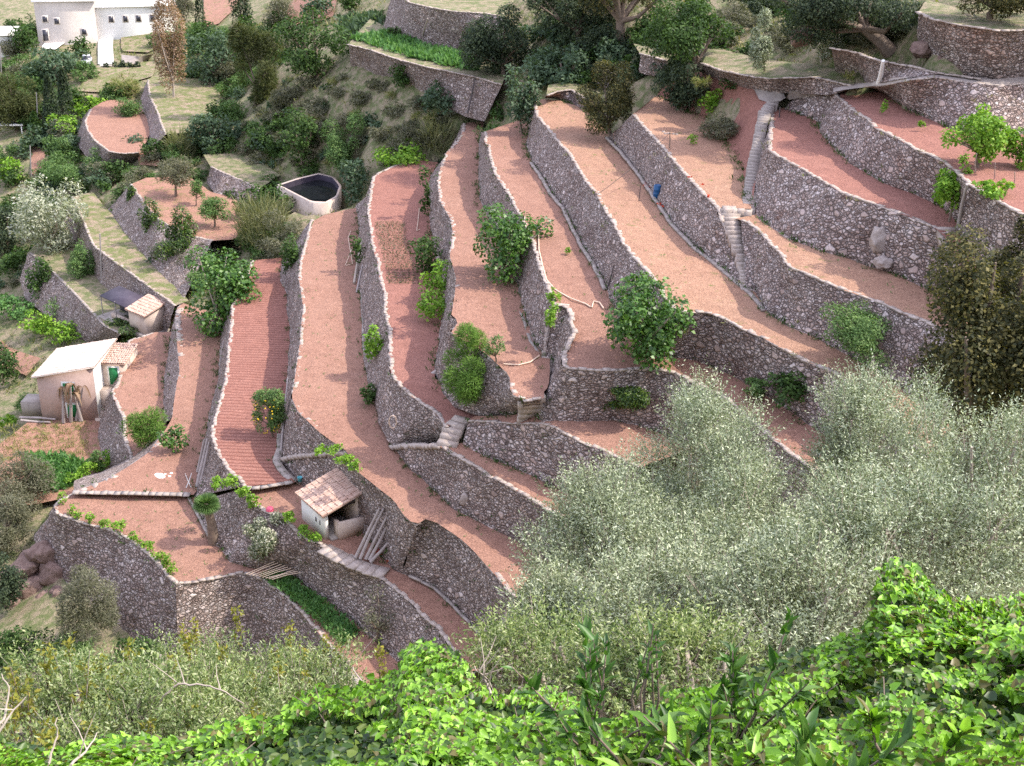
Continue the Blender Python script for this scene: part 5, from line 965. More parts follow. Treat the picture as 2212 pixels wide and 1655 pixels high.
# ---------------------------------------------------------------- stairs, paths, channels
def stair(label, pts, width, n, mat='concrete', name='stone_stairs', rail=False, wob=.04, thick=.5):
    P = PL(pts); Q = resample(P, n + 1); mb = MB()
    for k in range(n):
        a, b_ = Q[k], Q[k + 1]; d = b_ - a; u = d[:2] / (np.linalg.norm(d[:2]) + 1e-6); nr = np.array([-u[1], u[0]])
        z = max(a[2], b_[2]) + R.normal(0, .01); wd = width * R.uniform(.92, 1.08); o = np.r_[a[:2] - nr * wd / 2 + R.normal(0, wob, 2), z - thick]
        ln = np.linalg.norm(d[:2]) + .06; b4 = [o, o + np.r_[u * ln, 0], o + np.r_[u * ln + nr * wd, 0], o + np.r_[nr * wd, 0]]
        mb.hexa(b4, [q + np.array([*R.normal(0, .015, 2), thick + R.normal(0, .008)]) for q in b4])
    o = mb.build(name, M[mat], None, Q[-1]); return tag(o, label, 'stairs' if 'stair' in name else 'path', None, 'thing')
stair('steep outside staircase on the right side of the old house', "243,818@-51.2 236,840 229,870 222,908@-54.05", 1.3, 13, 'plaster', thick=1.2)
stair('long narrow stair climbing between the round fig strip and the hose strip', "1211,655@-28.9 1205,690 1196,730 1189,770@-32 1180,805 1168,842@-33.2", 1.15, 22, 'coping')
stair('flagstone path at the right end of the pale hose loop strip', "1154,858@-32.2 1150,872@-32.8 1146,888@-33.5 1140,910@-34.4", 1.5, 5, 'coping', 'stone_path')
stair('short pale steps beside the wall end with the hanging coil', "1000,900@-36.0 985,920@-36.25 972,945@-36.7 965,962@-36.95", 1.3, 5, 'coping')
stair('long stone stair with red flowers between two strips right of the drum', "1575,450@-23.45 1583,478@-24 1600,530@-25.1 1614,575@-26 1622,628@-26.7", 1.25, 20, 'coping')
stair('stair between the tall boulder wall and the corner-post wall at right', "2042,490@-20.45 2058,520@-20.9 2075,552@-21.3 2098,600@-21.9", 1.3, 14, 'coping')
stair('narrow straight stone ramp running down beside the tall boulder wall', "1672,214@-19.8 1656,235@-20.0 1648,262@-20.5 1638,305@-21.4 1629,350@-22.3 1621,400@-23.1 1617,452@-23.5", .85, 40, 'concrete', thick=2.6)
stair('grassy ramp of pale stones above the tiled hut', "613,990@-43.6 645,985@-42.6 690,981@-41.4 725,979@-40.6 756,977@-40", .5, 20, 'coping', 'stone_ramp', thick=.2)
stair('small landing of pale stone at the head of the red-flower stair', "1560,449@-23.42 1600,452@-23.46 1622,455@-23.5", 1.0, 4, 'coping', 'stone_path')
stair('pale ledge path under the coil of hose', "850,965@-39.9 870,963@-39.2 900,963@-38.3 930,964@-37.5 955,962@-37", .55, 16, 'coping', 'stone_path', thick=.2)
stair('pale trodden path in front of the tiled hut', "700,1182@-44.3 735,1203@-44.35 775,1222@-44.4 830,1238@-44.45", 1.2, 8, 'coping', 'stone_path', thick=.12)
def channel(label, pts, w=.26, h=.16):
    P = PL(pts); mb = MB(); Q = resample(P, max(3, int(plen(P) / .9))); Q[:, :2] += R.normal(0, .03, (len(Q), 2))
    for a, b_ in zip(Q[:-1], Q[1:]):
        u = (b_ - a)[:2]; ln = np.linalg.norm(u); u /= ln + 1e-6; nr = np.array([-u[1], u[0]]); o = np.r_[a[:2] - nr * w / 2, a[2] - .05]
        e = np.r_[b_[:2] - nr * w / 2, b_[2] - .05]
        b4 = [o, e, e + np.r_[nr * w, 0], o + np.r_[nr * w, 0]]; mb.hexa(b4, [q + [0, 0, h + R.normal(0, .01)] for q in b4])
    return tag(mb.build('water_channel', M['concrete'], None, P[0]), label, 'channel', 'irrigation channels along the wall feet', 'thing')
channel('concrete irrigation channel along the foot of the straight wall with the drum', "1310,298@-25.45 1342,331 1377,376 1402,413 1422,443 1452,488 1502,538 1552,578 1590,612@-26.65 1618,632 1650,672@-26.75")
channel('concrete irrigation channel on the hose strip at the wall foot', "1146,352@-28.3 1174,392 1187,418 1214,448 1237,496 1257,536 1287,583 1307,626@-28.85")
channel('thin irrigation channel at the foot of the long narrow stair', "1112,616@-31.95 1122,656 1134,703 1147,738 1163,764@-32.05", .2, .12)
channel('irrigation channel edging the shaded side of the widest bare red field', "778,600@-39.55 781,640 785,724 787,764 798,827@-39.8", .2, .14)
channel('broad concrete channel at the wall foot left of the tiled hut', "607,940@-43.75 606,978@-43.8 594,993@-43.82 606,1012@-43.85 620,1030@-43.9 636,1042@-44.1", .55, .18)
channel('thin irrigation channel beside the fan palm', "408,1076@-47.7 428,1114 458,1172@-47.75", .2, .12)
channel('thin irrigation channel at the foot of the wall under the speckled strip', "885,1244@-44.4 940,1272@-44.5 984,1314 1026,1359 1050,1393@-44.7", .2, .12)
# ---------------------------------------------------------------- old house on the left
def quad_panel(mb, a, b_, z0, z1, off):     # thin upright panel between ground points a,b, standing 'off' (2D vector) proud
    a = np.asarray(a, float); b_ = np.asarray(b_, float); o = np.r_[off, 0]
    mb.hexa([a + [0, 0, z0], b_ + [0, 0, z0], b_ + o + [0, 0, z0], a + o + [0, 0, z0]], [a + [0, 0, z1], b_ + [0, 0, z1], b_ + o + [0, 0, z1], a + o + [0, 0, z1]])
def tile_roof(name, mat, parent, a, b_, c, d, n, r=.11, thick=.08):
    """roof plane a-b (low edge) to d-c (high edge): a slab and n rows of half-round tiles running up the slope"""
    a, b_, c, d = [np.asarray(q, float) for q in (a, b_, c, d)]; mb = MB()
    nrm = np.cross(b_ - a, d - a); nrm /= np.linalg.norm(nrm); nrm *= np.sign(nrm[2])
    mb.hexa([a - nrm * thick, b_ - nrm * thick, c - nrm * thick, d - nrm * thick], [a, b_, c, d])
    for k in range(n):
        t = (k + .5) / n; p = a + (b_ - a) * t; q = d + (c - d) * t; m_ = max(4, int(np.linalg.norm(q - p) / .42))
        for s in range(m_):
            u0, u1 = s / m_, (s + 1.12) / m_; j = R.normal(0, .018); e = p + (q - p) * u0; f = p + (q - p) * min(u1, 1.02)
            e = e + nrm * (.045 + j * .5); f = f + nrm * (.02 + j * .5)
            V, F = tube(np.array([e, f]) + (b_ - a) / np.linalg.norm(b_ - a) * j, [r * 1.05, r * .9], 8); mb.add(V, [tuple(x) for x in F])
    return mb.build(name, M[mat], parent, a)
HB = at(92, 905, -54.15)
hs = empty('stone_house', HB, 'old two-storey stone house with a bleached tile roof and green door at left', 'house')
def hp(x, y, z): return HB + np.array([x, y, z])
Wd, Dp, hl, hr = 5.5, 6.4, 4.5, 5.7
mb = MB(); mb.hexa([hp(0, 0, -.6), hp(Wd, 0, -.6), hp(Wd, Dp, -.6), hp(0, Dp, -.6)], [hp(0, 0, hl), hp(Wd, 0, hr), hp(Wd, Dp, hr), hp(0, Dp, hl)])
mb.build('wall', M['pinkwall'], hs, HB)
mb = MB(); mb.hexa([hp(Wd + .003, -.02, -.6), hp(Wd + .06, -.02, -.6), hp(Wd + .06, Dp, -.6), hp(Wd + .003, Dp, -.6)], [hp(Wd + .003, -.02, hr), hp(Wd + .06, -.02, hr), hp(Wd + .06, Dp, hr), hp(Wd + .003, Dp, hr)])
tag(mb.build('wall', M['white'], hs, HB), 'whitewashed sunlit side wall')
sl = (hr - hl) / Wd
tile_roof('roof', 'tile_pale', hs, hp(-.35, -.3, hl + .1 - .35 * sl), hp(-.35, Dp + .25, hl + .1 - .35 * sl), hp(Wd + .3, Dp + .25, hr + .1 + .3 * sl), hp(Wd + .3, -.3, hr + .1 + .3 * sl), 26, .10)
def window(par, a, b_, z0, z1, out, shut='green', nm='window', frame='white', bar=True):
    """frame slab, pane slab proud of it; a,b on the wall plane; out = outward unit 2D vector"""
    a = np.asarray(a, float); b_ = np.asarray(b_, float); u = unit((b_ - a)[None])[0]; out = np.asarray(out, float)
    fm = MB(); quad_panel(fm, a - u * .16, b_ + u * .16, z0 - .14, z1 + .16, out * .05); f = fm.build(nm, M[frame], par, a)
    pm = MB(); quad_panel(pm, a + np.r_[out * .052, 0], b_ + np.r_[out * .052, 0], z0, z1, out * .03); p = pm.build('shutter' if shut == 'green' else 'pane', M[shut], None, a)
    p.parent = f; p.location = (0, 0, 0)
    return f
window(hs, hp(2.45, 0, 0), hp(3.45, 0, 0), 2.75, 3.95, (0, -1))
window(hs, hp(2.6, 0, 0), hp(3.5, 0, 0), .35, 1.7, (0, -1))
# annex with the green door, set back on the right
ax = Wd + .1
mb = MB(); mb.hexa([hp(ax, 2.2, -.6), hp(ax + 2.2, 2.2, -.6), hp(ax + 2.2, Dp, -.6), hp(ax, Dp, -.6)], [hp(ax, 2.2, 5.1), hp(ax + 2.2, 2.2, 5.1), hp(ax + 2.2, Dp, 5.3), hp(ax, Dp, 5.3)]); tag(mb.build('annex', M['plaster'], hs, HB), 'rendered annex set back beside the staircase')
tile_roof('annex_roof', 'tile', hs, hp(ax, 2.0, 5.2), hp(ax + 2.35, 2.0, 5.2), hp(ax + 2.35, Dp, 5.45), hp(ax, Dp, 5.45), 11, .10)
window(hs, hp(ax + .65, 2.2, 0), hp(ax + 1.5, 2.2, 0), 2.95, 4.75, (0, -1), 'green', 'door')
mb = MB(); mb.box(hp(ax, .9, -.6), (2.2, 0), (0, 1.28), 3.4); mb.build('landing', M['plaster'], hs, HB)
mb = MB(); mb.box(hp(-2.6, 1.5, -.5), (2.55, 0), (0, 1.9), 1.5); mb.build('outbuilding', M['concrete'], hs, HB)
def logs(name, label, cat, pts, r, group=None, mat='deadwood', k=7):
    for a, b_ in pts:
        A = a if not isinstance(a, str) else PL(a)[0]; B = b_ if not isinstance(b_, str) else PL(b_)[0]
        mb = MB(); q = (np.asarray(A) + B) / 2 + R.normal(0, r * .6, 3); mb.tube([A, q, B], [r, r * .9, r * .7], k); tag(mb.build(name, M[mat], None, A, True), label, cat, group, 'thing')
logs('timber_beam', 'pale weathered beam lying across the garden below the old house', 'beam', [("42,902@-53.9", "120,906@-53.9"), ("45,908@-53.95", "108,912@-53.95")], .13, 'beams below the old house')
# withered banana plant by the house
def banana(px, py, label):
    P = at(px, py, -54.1); r = empty('banana_plant', P, label, 'plant'); st = MB(); V, F, n = [], [], 0
    for k in range(5):
        g = P + np.r_[R.normal(0, .45, 2), 0]; h = R.uniform(2.0, 3.9); e = g + np.r_[R.normal(0, .4, 2), h]; st.tube([g, (g + e) / 2, e], [.17, .14, .08], 7)
        for j in range(7):
            a = R.random() * 6.28; d = np.array([math.cos(a), math.sin(a), 0]); s_ = np.array([-d[1], d[0], 0]); L = R.uniform(.5, 1.1)
            pts = [e + d * L * t + [0, 0, .5 * math.sin(t * 3) - 1.1 * t * t] for t in np.linspace(0, 1, 6)]; w_ = [.04, .12, .14, .12, .08, .02]
            for q, ww in zip(pts, w_): V += [q - s_ * ww, q + s_ * ww]
            for i_ in range(5): F.append([n + 2 * i_, n + 2 * i_ + 1, n + 2 * i_ + 3, n + 2 * i_ + 2])
            n += 12
    st.build('stem', M['deadwood'], r, P); mesh('foliage', np.array(V), np.array(F), M['l_dead'], False, r, P)
banana(160, 912, 'withered brown banana clump in front of the old house facade')
# ---------------------------------------------------------------- dark-roofed shed with a tiled hut
SB = at(198, 690, -51.1); s_ = mpp(SB); sh = empty('garden_shed', SB, 'long open shed with dark sheet roof and small tiled end hut', 'shed')
def sp(x, y, z): return SB + np.array([x, y, z])
u = np.array([.80, -.60, 0]); v = np.array([.60, .80, 0])           # along the front, and back into the slope
def so_(a, b_, z): return SB + u * a + v * b_ + np.array([0, 0, z])
O_ = 1.3
mb = MB(); mb.hexa([so_(0, O_, 2.35), so_(5.2, O_, 2.15), so_(5.2, O_ + 2.6, 2.6), so_(0, O_ + 2.6, 2.8)], [so_(0, O_, 2.43), so_(5.2, O_, 2.23), so_(5.2, O_ + 2.6, 2.68), so_(0, O_ + 2.6, 2.88)]); mb.build('roof', M['sheet'], sh, SB)
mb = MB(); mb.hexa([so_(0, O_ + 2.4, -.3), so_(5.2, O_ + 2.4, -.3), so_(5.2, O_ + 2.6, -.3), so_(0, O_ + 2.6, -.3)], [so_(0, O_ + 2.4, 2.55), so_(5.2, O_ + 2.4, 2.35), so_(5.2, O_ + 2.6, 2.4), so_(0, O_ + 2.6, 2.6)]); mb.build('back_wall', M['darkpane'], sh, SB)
for a in (.1, 2.6, 5.0): 
    mb = MB(); mb.tube([so_(a, O_ + .1, -.3), so_(a, O_ + .1, 2.4)], .06, 6); mb.build('post', M['steel'], sh, SB)
mb = MB(); mb.hexa([so_(-.3, .9, -.5), so_(8.6, .9, -.5), so_(8.6, O_ + 2.6, -.5), so_(-.3, O_ + 2.6, -.5)], [so_(-.3, .9, .06), so_(8.6, .9, .06), so_(8.6, O_ + 2.6, .06), so_(-.3, O_ + 2.6, .06)]); mb.build('platform', M['concrete'], sh, SB)
mb = MB(); mb.hexa([so_(1.2, O_ + .4, .07), so_(4.6, O_ + .4, .07), so_(4.6, O_ + .8, .07), so_(1.2, O_ + .8, .07)], [so_(1.2, O_ + .4, .6), so_(4.6, O_ + .4, .6), so_(4.6, O_ + .8, .6), so_(1.2, O_ + .8, .6)]); mb.build('trough', M['plaster'], sh, SB)
mb = MB(); mb.hexa([so_(5.35, O_ - .2, -.3), so_(8.3, O_ - .2, -.3), so_(8.3, O_ + 2.4, -.3), so_(5.35, O_ + 2.4, -.3)], [so_(5.35, O_ - .2, 2.3), so_(8.3, O_ - .2, 2.3), so_(8.3, O_ + 2.4, 3.0), so_(5.35, O_ + 2.4, 3.0)]); tag(mb.build('hut', M['plaster'], sh, SB), 'small rendered hut at the near end')
tile_roof('hut_roof', 'tile', sh, so_(5.15, O_ - .5, 2.3), so_(8.5, O_ - .5, 2.3), so_(8.5, O_ + 2.6, 3.12), so_(5.15, O_ + 2.6, 3.12), 13, .13)
# poles
def pole(label, px, py, top, z=None, r=.09, mat='steel', group=None, arm=False):
    P = atg(px, py) if z is None else at(px, py, z); d = ray(*top); T = d * (P[1] / d[1]) + [0, 0, ZO]
    mb = MB(); mb.tube([P - [0, 0, .3], (P + T) / 2, T], [r, r * .9, r * .8], 7)
    if arm: mb.tube([T - [.7, 0, .25], T + [.7, 0, -.25]], r * .6, 5)
    return tag(mb.build('pole', M[mat], None, P, True), label, 'pole', group, 'thing')
pole('tall grey utility pole beside the dark-roofed shed', 220, 612, (216, 505), -51.1, .1)
pole('dark utility pole in front of the two cypresses', 83, 300, (79, 200))
pole('wooden utility pole on the pink track at the left edge', 68, 390, (65, 315))
pole('utility pole at the left edge below the far white house', 3, 170, (1, 100))
pole('tall pole at the corner of the white building', 180, 80, (178, 34), None, .12)
# ---------------------------------------------------------------- tiled hut on the terrace
Cn = at(702, 1163, -44.35); hu = empty('tiled_hut', Cn, 'small whitewashed hut with a lean-to clay tile roof against the terrace wall', 'hut')
hv = np.array([.80, .60, 0]); hq = np.array([-.62, .785, 0])
def hc(a, b_, z): return Cn + hv * a + hq * b_ + np.array([0, 0, z])
A_, B_ = 2.75, 3.2
def slab(nm, mat, q0, q1, q2, q3, z0, z1, z2=None, lab=None):
    mb = MB(); z2 = z1 if z2 is None else z2
    mb.hexa([hc(*q0, z0), hc(*q1, z0), hc(*q2, z0), hc(*q3, z0)], [hc(*q0, z1), hc(*q1, z2), hc(*q2, z2), hc(*q3, z1)]); o = mb.build(nm, M[mat], hu, Cn); tag(o, lab); return o
slab('side_wall', 'white', (0, 0), (.28, 0), (.28, B_), (0, B_), -.3, 1.95)
slab('back_wall', 'plaster', (.283, B_ - .28), (A_, B_ - .28), (A_, B_), (.283, B_), -.3, 2.05, 2.75)
slab('inner_wall', 'plaster', (A_ - .28, .0), (A_, 0), (A_, B_ - .283), (A_ - .28, B_ - .283), -.3, 2.7)
slab('lintel', 'darkpane', (.29, .15), (A_ - .29, .15), (A_ - .29, .27), (.29, .27), 1.9, 2.02, 2.62)
slab('parapet', 'plaster', (.75, -.62), (A_ + .4, -.62), (A_ + .4, -.42), (.75, -.42), -.2, 1.25, 1.05, 'stained front parapet wall')
slab('parapet', 'plaster', (.75, -.417), (.95, -.417), (.95, .1), (.75, .1), -.2, 1.2)
slab('floor', 'concrete', (.29, -.4), (A_ - .29, -.4), (A_ - .29, B_ - .29), (.29, B_ - .29), -.2, .05)
tile_roof('roof', 'tile', hu, hc(-.3, -.35, 1.9), hc(-.3, B_ + .3, 1.9), hc(A_ + .25, B_ + .3, 2.88), hc(A_ + .25, -.35, 2.88), 17, .12)
for b0, b1 in ((1.05, 1.25), (.55, .68)):
    mb = MB(); mb.hexa([hc(-.012, b0, .75), hc(-.004, b0, .75), hc(-.004, b1, .75), hc(-.012, b1, .75)], [hc(-.012, b0, 1.1), hc(-.004, b0, 1.1), hc(-.004, b1, 1.1), hc(-.012, b1, 1.1)]); mb.build('vent', M['darkpane'], hu, Cn)
def lean(label, foot, top, r, name='timber_pole', cat='pole', group=None, mat='deadwood'):
    A = PL(foot)[0]; B = PL(top)[0]; mb = MB(); q = (A + B) / 2 + R.normal(0, .03, 3); mb.tube([A, q, B], [r, r * .85, r * .6], 7)
    return tag(mb.build(name, M[mat], None, A, True), label, cat, group, 'thing')
for f, t in (("768,1205@-44.35", "820,1098@-41.2"), ("778,1208@-44.35", "828,1100@-41.3"), ("790,1208@-44.35", "838,1112@-41.6"), ("798,1210@-44.35", "845,1118@-41.9"), ("800,1215@-44.4", "850,1160@-43.0")):
    lean('grey weathered pole leaning on the wall right of the tiled hut', f, t, .13, group='poles leaning by the hut')
lean('wooden pole propped against the wall end below the feathery tree', "1048,893@-35.9", "1094,833@-33.0", .1)
lean('short grey trunk lying against the wall foot left of the feathery tree', "934,810@-36.1", "960,786@-35.2", .2, 'log', 'log')
for f, t in (("425,1052@-47.4", "448,948@-44.4"), ("431,1052@-47.4", "452,955@-44.5"), ("427,1020@-47.3", "441,950@-44.9")):
    lean('long grey plank leaning on the wall foot beside the crossed white sticks', f, t, .14, 'plank', 'plank', 'planks beside the crossed sticks')
lean('grey twisted root pole leaning on the wall of the widest red field', "607,975@-43.7", "622,815@-40.5", .09, 'old_vine', 'vine')
lean('bare grey trunk on the wall of the ploughed field', "474,790@-47", "483,735@-45", .08, 'old_vine', 'vine')
lean('pale bent dead trunk at the foot of the wall near the thin ploughed rows', "765,612@-39.5", "782,520@-37.6", .13, 'dead_log', 'log', None, 'pale_bark')
lean('thin dead trunk just below the pale bent one', "770,632@-39.6", "786,560@-38.0", .09, 'dead_log', 'log')
lean('thin dark stake leaning on the wall below the round fig', "1128,648@-31.9", "1150,540@-29.4", .05, 'stake', 'stake', None, 'wire')
lean('dark iron stake leaning on the straight hose strip wall', "1312,622@-28.8", "1326,572@-27.2", .06, 'stake', 'stake', None, 'wire')
lean('grey stake leaning on the hose strip wall, upper one', "1272,534@-28.75", "1282,472@-27.0", .06, 'stake', 'stake', None, 'steel')
lean('dark slanting stake at the right end of the vegetable bed wall', "1010,246@-29.9", "1026,170@-26.2", .1, 'stake', 'stake', None, 'wire')
lean('pale stake leaning on the tall pale wall at the top', "910,88@-25.6", "924,40@-22", .12, 'stake', 'stake', None, 'coping')
lean('white stone pillar standing in the low wall above the curved path', "1898,182@-16.4", "1908,131@-14.45", .2, 'stone_pillar', 'pillar', None, 'white')
lean('grey corner post on the wall at the right edge', "2070,492@-20.4", "2089,398@-17.4", .12, 'post', 'post', None, 'steel')
lean('rusty pole leaning on the coarse wall above the bright fruit tree', "2132,250@-17.5", "2144,211@-16", .07, 'stake', 'stake', None, 'hose')
for f, t in (("2107,372@-17.5", "2110,332@-16.1"), ("2148,386@-17.5", "2150,352@-16.2"), ("2190,402@-17.5", "2192,372@-16.3")):
    lean('thin pale vine stake on the red field at the right edge', f, t, .035, 'stake', 'stake', 'vine stakes at the right edge', 'steel')
for f, t in (("402,1054@-47.35", "414,1022@-46.6"), ("413,1053@-47.35", "400,1023@-46.6")): lean('white stick crossed with another on the red field', f, t, .035, 'stick', 'stick', 'crossed white sticks', 'white')
for k in range(9):
    x = 532 + k * 7; lean('thin pale cane lying in a bundle above the crop rows', f"{x},{1240 + k * 1.5}@-47.6", f"{x + 62},{1213 + k * 3}@-47.0", .035, 'cane', 'cane', 'bundle of canes above the crop rows', 'hose')
# hoses, cable
def line(name, label, cat, pts, key, r, mat, lift=.05, n=40):
    P = np.array([atz(x, y, key) if key else atd(x, y, z) for (x, y, *z) in pts]); P = resample(P, n)
    if key: P[:, 2] += lift
    mb = MB(); mb.tube(P, r, 6); return tag(mb.build(name, M[mat], None, P[0], True), label, cat, None, 'thing')
line('garden_hose', 'long pale hose winding across the hose strip to the big fig', 'hose', [(1163, 500), (1164, 540), (1172, 575), (1180, 605), (1200, 628), (1230, 645), (1270, 660), (1278, 668), (1282, 652), (1295, 655), (1304, 668)], 'T7', .05, 'hose')
line('garden_hose', 'short pale hose curving near the flagstone path', 'hose', [(1088, 788), (1120, 790), (1145, 784), (1165, 770)], 'T6', .05, 'hose')
line('garden_hose', 'thin pale hose loop beside the dead trunk', 'hose', [(760, 540), (748, 570), (745, 575), (762, 572), (752, 515), (758, 500)], 'T4', .04, 'hose')
line('garden_hose', 'pale hose lying straight along the shrubs of the second red strip', 'hose', [(906, 450), (903, 480), (900, 500), (908, 496)], 'T5', .035, 'hose')
def wire(label, pts, sag, r=.02):
    P = PL(pts); Q = resample(P, 24); t = np.linspace(0, 1, 24); Q[:, 2] -= sag * 4 * t * (1 - t); mb = MB(); mb.tube(Q, r, 5)
    return tag(mb.build('cable', M['wire'], None, Q[0], True), label, 'cable', None, 'thing')
wire('dark cable hanging across the strips from the round fig to the stone heap', "1160,492@-27.2 1446,288@-21.5", .8)
wire('thin dark wire running from the stone heap to the red earth bank', "1446,288@-21.5 1545,262@-19.8", .3, .015)
pole('thin wooden post carrying the dark cable', 1447, 318, (1447, 286), -22.85, .05, 'bark')
pole('dark iron pole standing on the sunny strip near the drum', 1380, 432, (1384, 400), -25.9, .035, 'wire')
pole('short dark post at the head of the red field below the pale ramp', 1683, 256, (1685, 232), -20.5, .06, 'wire')
# drum, can, ball, coil
def lathe(name, label, cat, P, prof, mat, k=20):
    V = np.array([[P[0] + r * math.cos(a), P[1] + r * math.sin(a), P[2] + z] for r, z in prof for a in np.arange(k) * 2 * math.pi / k]); n = len(prof)
    F = [[i * k + j, i * k + (j + 1) % k, (i + 1) * k + (j + 1) % k, (i + 1) * k + j] for i in range(n - 1) for j in range(k)]
    return tag(mesh(name, V, np.array(F), M[mat], True, None, P), label, cat, None, 'thing')
P = at(1427, 427, -25.95) + [-.32, -.1, 0]; lathe('plastic_drum', 'blue plastic drum standing on the strip at the straight wall', 'drum', P, [(0, 0), (.27, 0), (.29, .05), (.29, .3), (.31, .33), (.31, .37), (.29, .4), (.29, .62), (.31, .65), (.31, .69), (.29, .72), (.28, .98), (.24, 1.02), (.22, .98), (0, .98)], 'blue')
P = at(648, 1040, -44.0); lathe('watering_can', 'small turquoise bucket at the foot of the ramp wall', 'bucket', P, [(0, 0), (.13, 0), (.18, .34), (.19, .36), (.17, .36), (.13, .05), (0, .04)], 'turq')
P = at(583, 1102, -44.3); lathe('plastic_basin', 'bright pink upturned basin on the small field left of the hut', 'basin', P, [(.28, 0), (.27, .08), (.22, .2), (.1, .26), (0, .27)], 'pink')
a = np.linspace(0, 6.28 * 3, 70); P = at(850, 905, -37.9); Q = np.stack([P[0] + (.32 + .02 * np.sin(a * 2.3)) * np.cos(a) * .8, P[1] - .45 + .02 * np.sin(a * 1.7), P[2] + .48 * np.sin(a)], 1); mb = MB(); mb.tube(Q, .035, 6)
tag(mb.build('hose_coil', M['hose'], None, P, True), 'pale coil of hose hanging on the wall above the ledge path', 'hose', None, 'thing')
# ash patch, rocks
def blob(name, label, cat, c, r, mat, sub=3, amp=.3, fl=1.0, group=None, sc=1.4, base=False):
    """angular stone: hull of scattered points, then roughened"""
    bm = bmesh.new(); P = rdir(14 + 6 * sub) * R.uniform(.78, 1.08, (14 + 6 * sub, 1)) * np.asarray(r)
    vs = [bm.verts.new(p) for p in P]; h = bmesh.ops.convex_hull(bm, input=vs)
    bmesh.ops.delete(bm, geom=[g for g in set(h['geom_unused'] + h['geom_interior']) if isinstance(g, bmesh.types.BMVert)], context='VERTS')
    bmesh.ops.subdivide_edges(bm, edges=bm.edges[:], cuts=3, use_grid_fill=True); bmesh.ops.triangulate(bm, faces=bm.faces[:])
    V = np.array([q.co[:] for q in bm.verts]); bm.verts.index_update(); F = np.array([[q.index for q in f.verts] for f in bm.faces]); bm.free()
    V = V * (1 + amp * .4 * noise(V / np.asarray(r) + R.uniform(0, 20, 3), 2.6) + amp * .25 * noise(V / np.asarray(r) + R.uniform(0, 20, 3), 6))[:, None]
    return tag(mesh(name, V + c, F, M[mat], False, None, np.asarray(c)), label, cat, group, 'thing')
P = at(342, 1029, -47.4); blob('ash_heap', 'pale grey ash patch on the red field by the crossed sticks', 'ash', P, (.65, .75, .05), 'ash', 3, .4)
for k in range(5): blob('ash_heap', 'scattered crumb of ash around the pale ash patch', 'ash', P + np.r_[R.normal(0, .8, 2), 0], (.15, .15, .03), 'ash', 2, .4, group='ash crumbs')
blob('boulder', 'pale boulder bulging from the tall stone wall at right', 'rock', at(1908, 532, -22.2) + [0, 1.15, 0], (.6, .8, .9), 'pale_rock', 4, .4)
blob('boulder', 'brownish rock below the pale boulder at the wall foot', 'rock', at(1912, 572, -23.3) + [0, .45, 0], (.7, .6, .4), 'pale_rock', 4, .4)
blob('boulder', 'white rock bulging from the short ledge wall among the stones', 'rock', at(1003, 1085, -39.3) + [0, .5, 0], (.38, .45, .6), 'pale_rock', 4, .4)
RK = [(95, 1192, 40, 26, -51.6), (60, 1220, 38, 30, -52.6), (120, 1240, 44, 34, -53), (70, 1270, 46, 36, -54), (40, 1310, 40, 36, -55), (100, 1310, 46, 38, -54.6), (60, 1350, 44, 34, -55.6), (135, 1290, 34, 30, -53.8), (20, 1260, 34, 30, -54.2), (85, 1380, 48, 30, -55.6), (140, 1350, 40, 40, -55)]
for x, y, a, b_, z in RK:
    c = at(x, y, z); m_ = mpp(c); blob('rock', 'reddish brown rock of the outcrop under the rounded bastion wall', 'rock', c, (a * m_, a * m_ * .9, b_ * m_ * 1.05), 'rock', 4, .42, group='rocks of the outcrop', sc=1.9)
for x, y, a, z in [(1990, 110, 30, -14.1), (2040, 135, 26, -14.5), (2150, 150, 22, -14.5), (1730, 80, 28, -14.8), (2100, 150, 30, -14.6)]:
    c = at(x, y, z); m_ = mpp(c); blob('rock', 'weathered rock at the foot of the topmost high wall', 'rock', c, (a * m_, a * m_, a * m_ * .8), 'rock', 4, .4, group='rocks by the topmost wall')
c = at(1444, 292, -22.9); 
for k in range(7): blob('stone', 'stone in the small heap on the strip under the cable', 'stone', c + np.r_[R.normal(0, .3, 2), .08], (.16, .16, .12), 'pale_rock', 2, .3, group='stones of the small heap')
# ---------------------------------------------------------------- water tank
WT = [(598, 402), (640, 388), (690, 376), (722, 384), (738, 404), (730, 428), (705, 442), (672, 440), (640, 424)]
tk = PL(' '.join(f'{x},{y}@-40.2' for x, y in WT)); c0 = tk.mean(0); r = empty('water_tank', c0, 'round open water tank with a white concrete rim and dark water', 'water tank')
ring = resample(np.r_[tk, tk[:1]], 41)[:-1]; inn = c0 + (ring - c0) * .91; nn = len(ring)
V = np.concatenate([ring - [0, 0, 2.2], ring + [0, 0, .15], inn + [0, 0, .15], inn - [0, 0, 1.9]]); F = np.array([[a * nn + i, a * nn + (i + 1) % nn, (a + 1) * nn + (i + 1) % nn, (a + 1) * nn + i] for a in range(2) for i in range(nn)])
mesh('rim', V[:3 * nn], F, M['plaster'], False, r, c0)
mesh('inner_wall', V[2 * nn:], F[:nn], M['sheet'], True, r, c0)
Vw = np.r_[inn - [0, 0, .55], [c0 - [0, 0, .55]]]; mesh('water_surface', Vw, np.array([[i, (i + 1) % nn, nn] for i in range(nn)]), M['water'], False, r, c0)
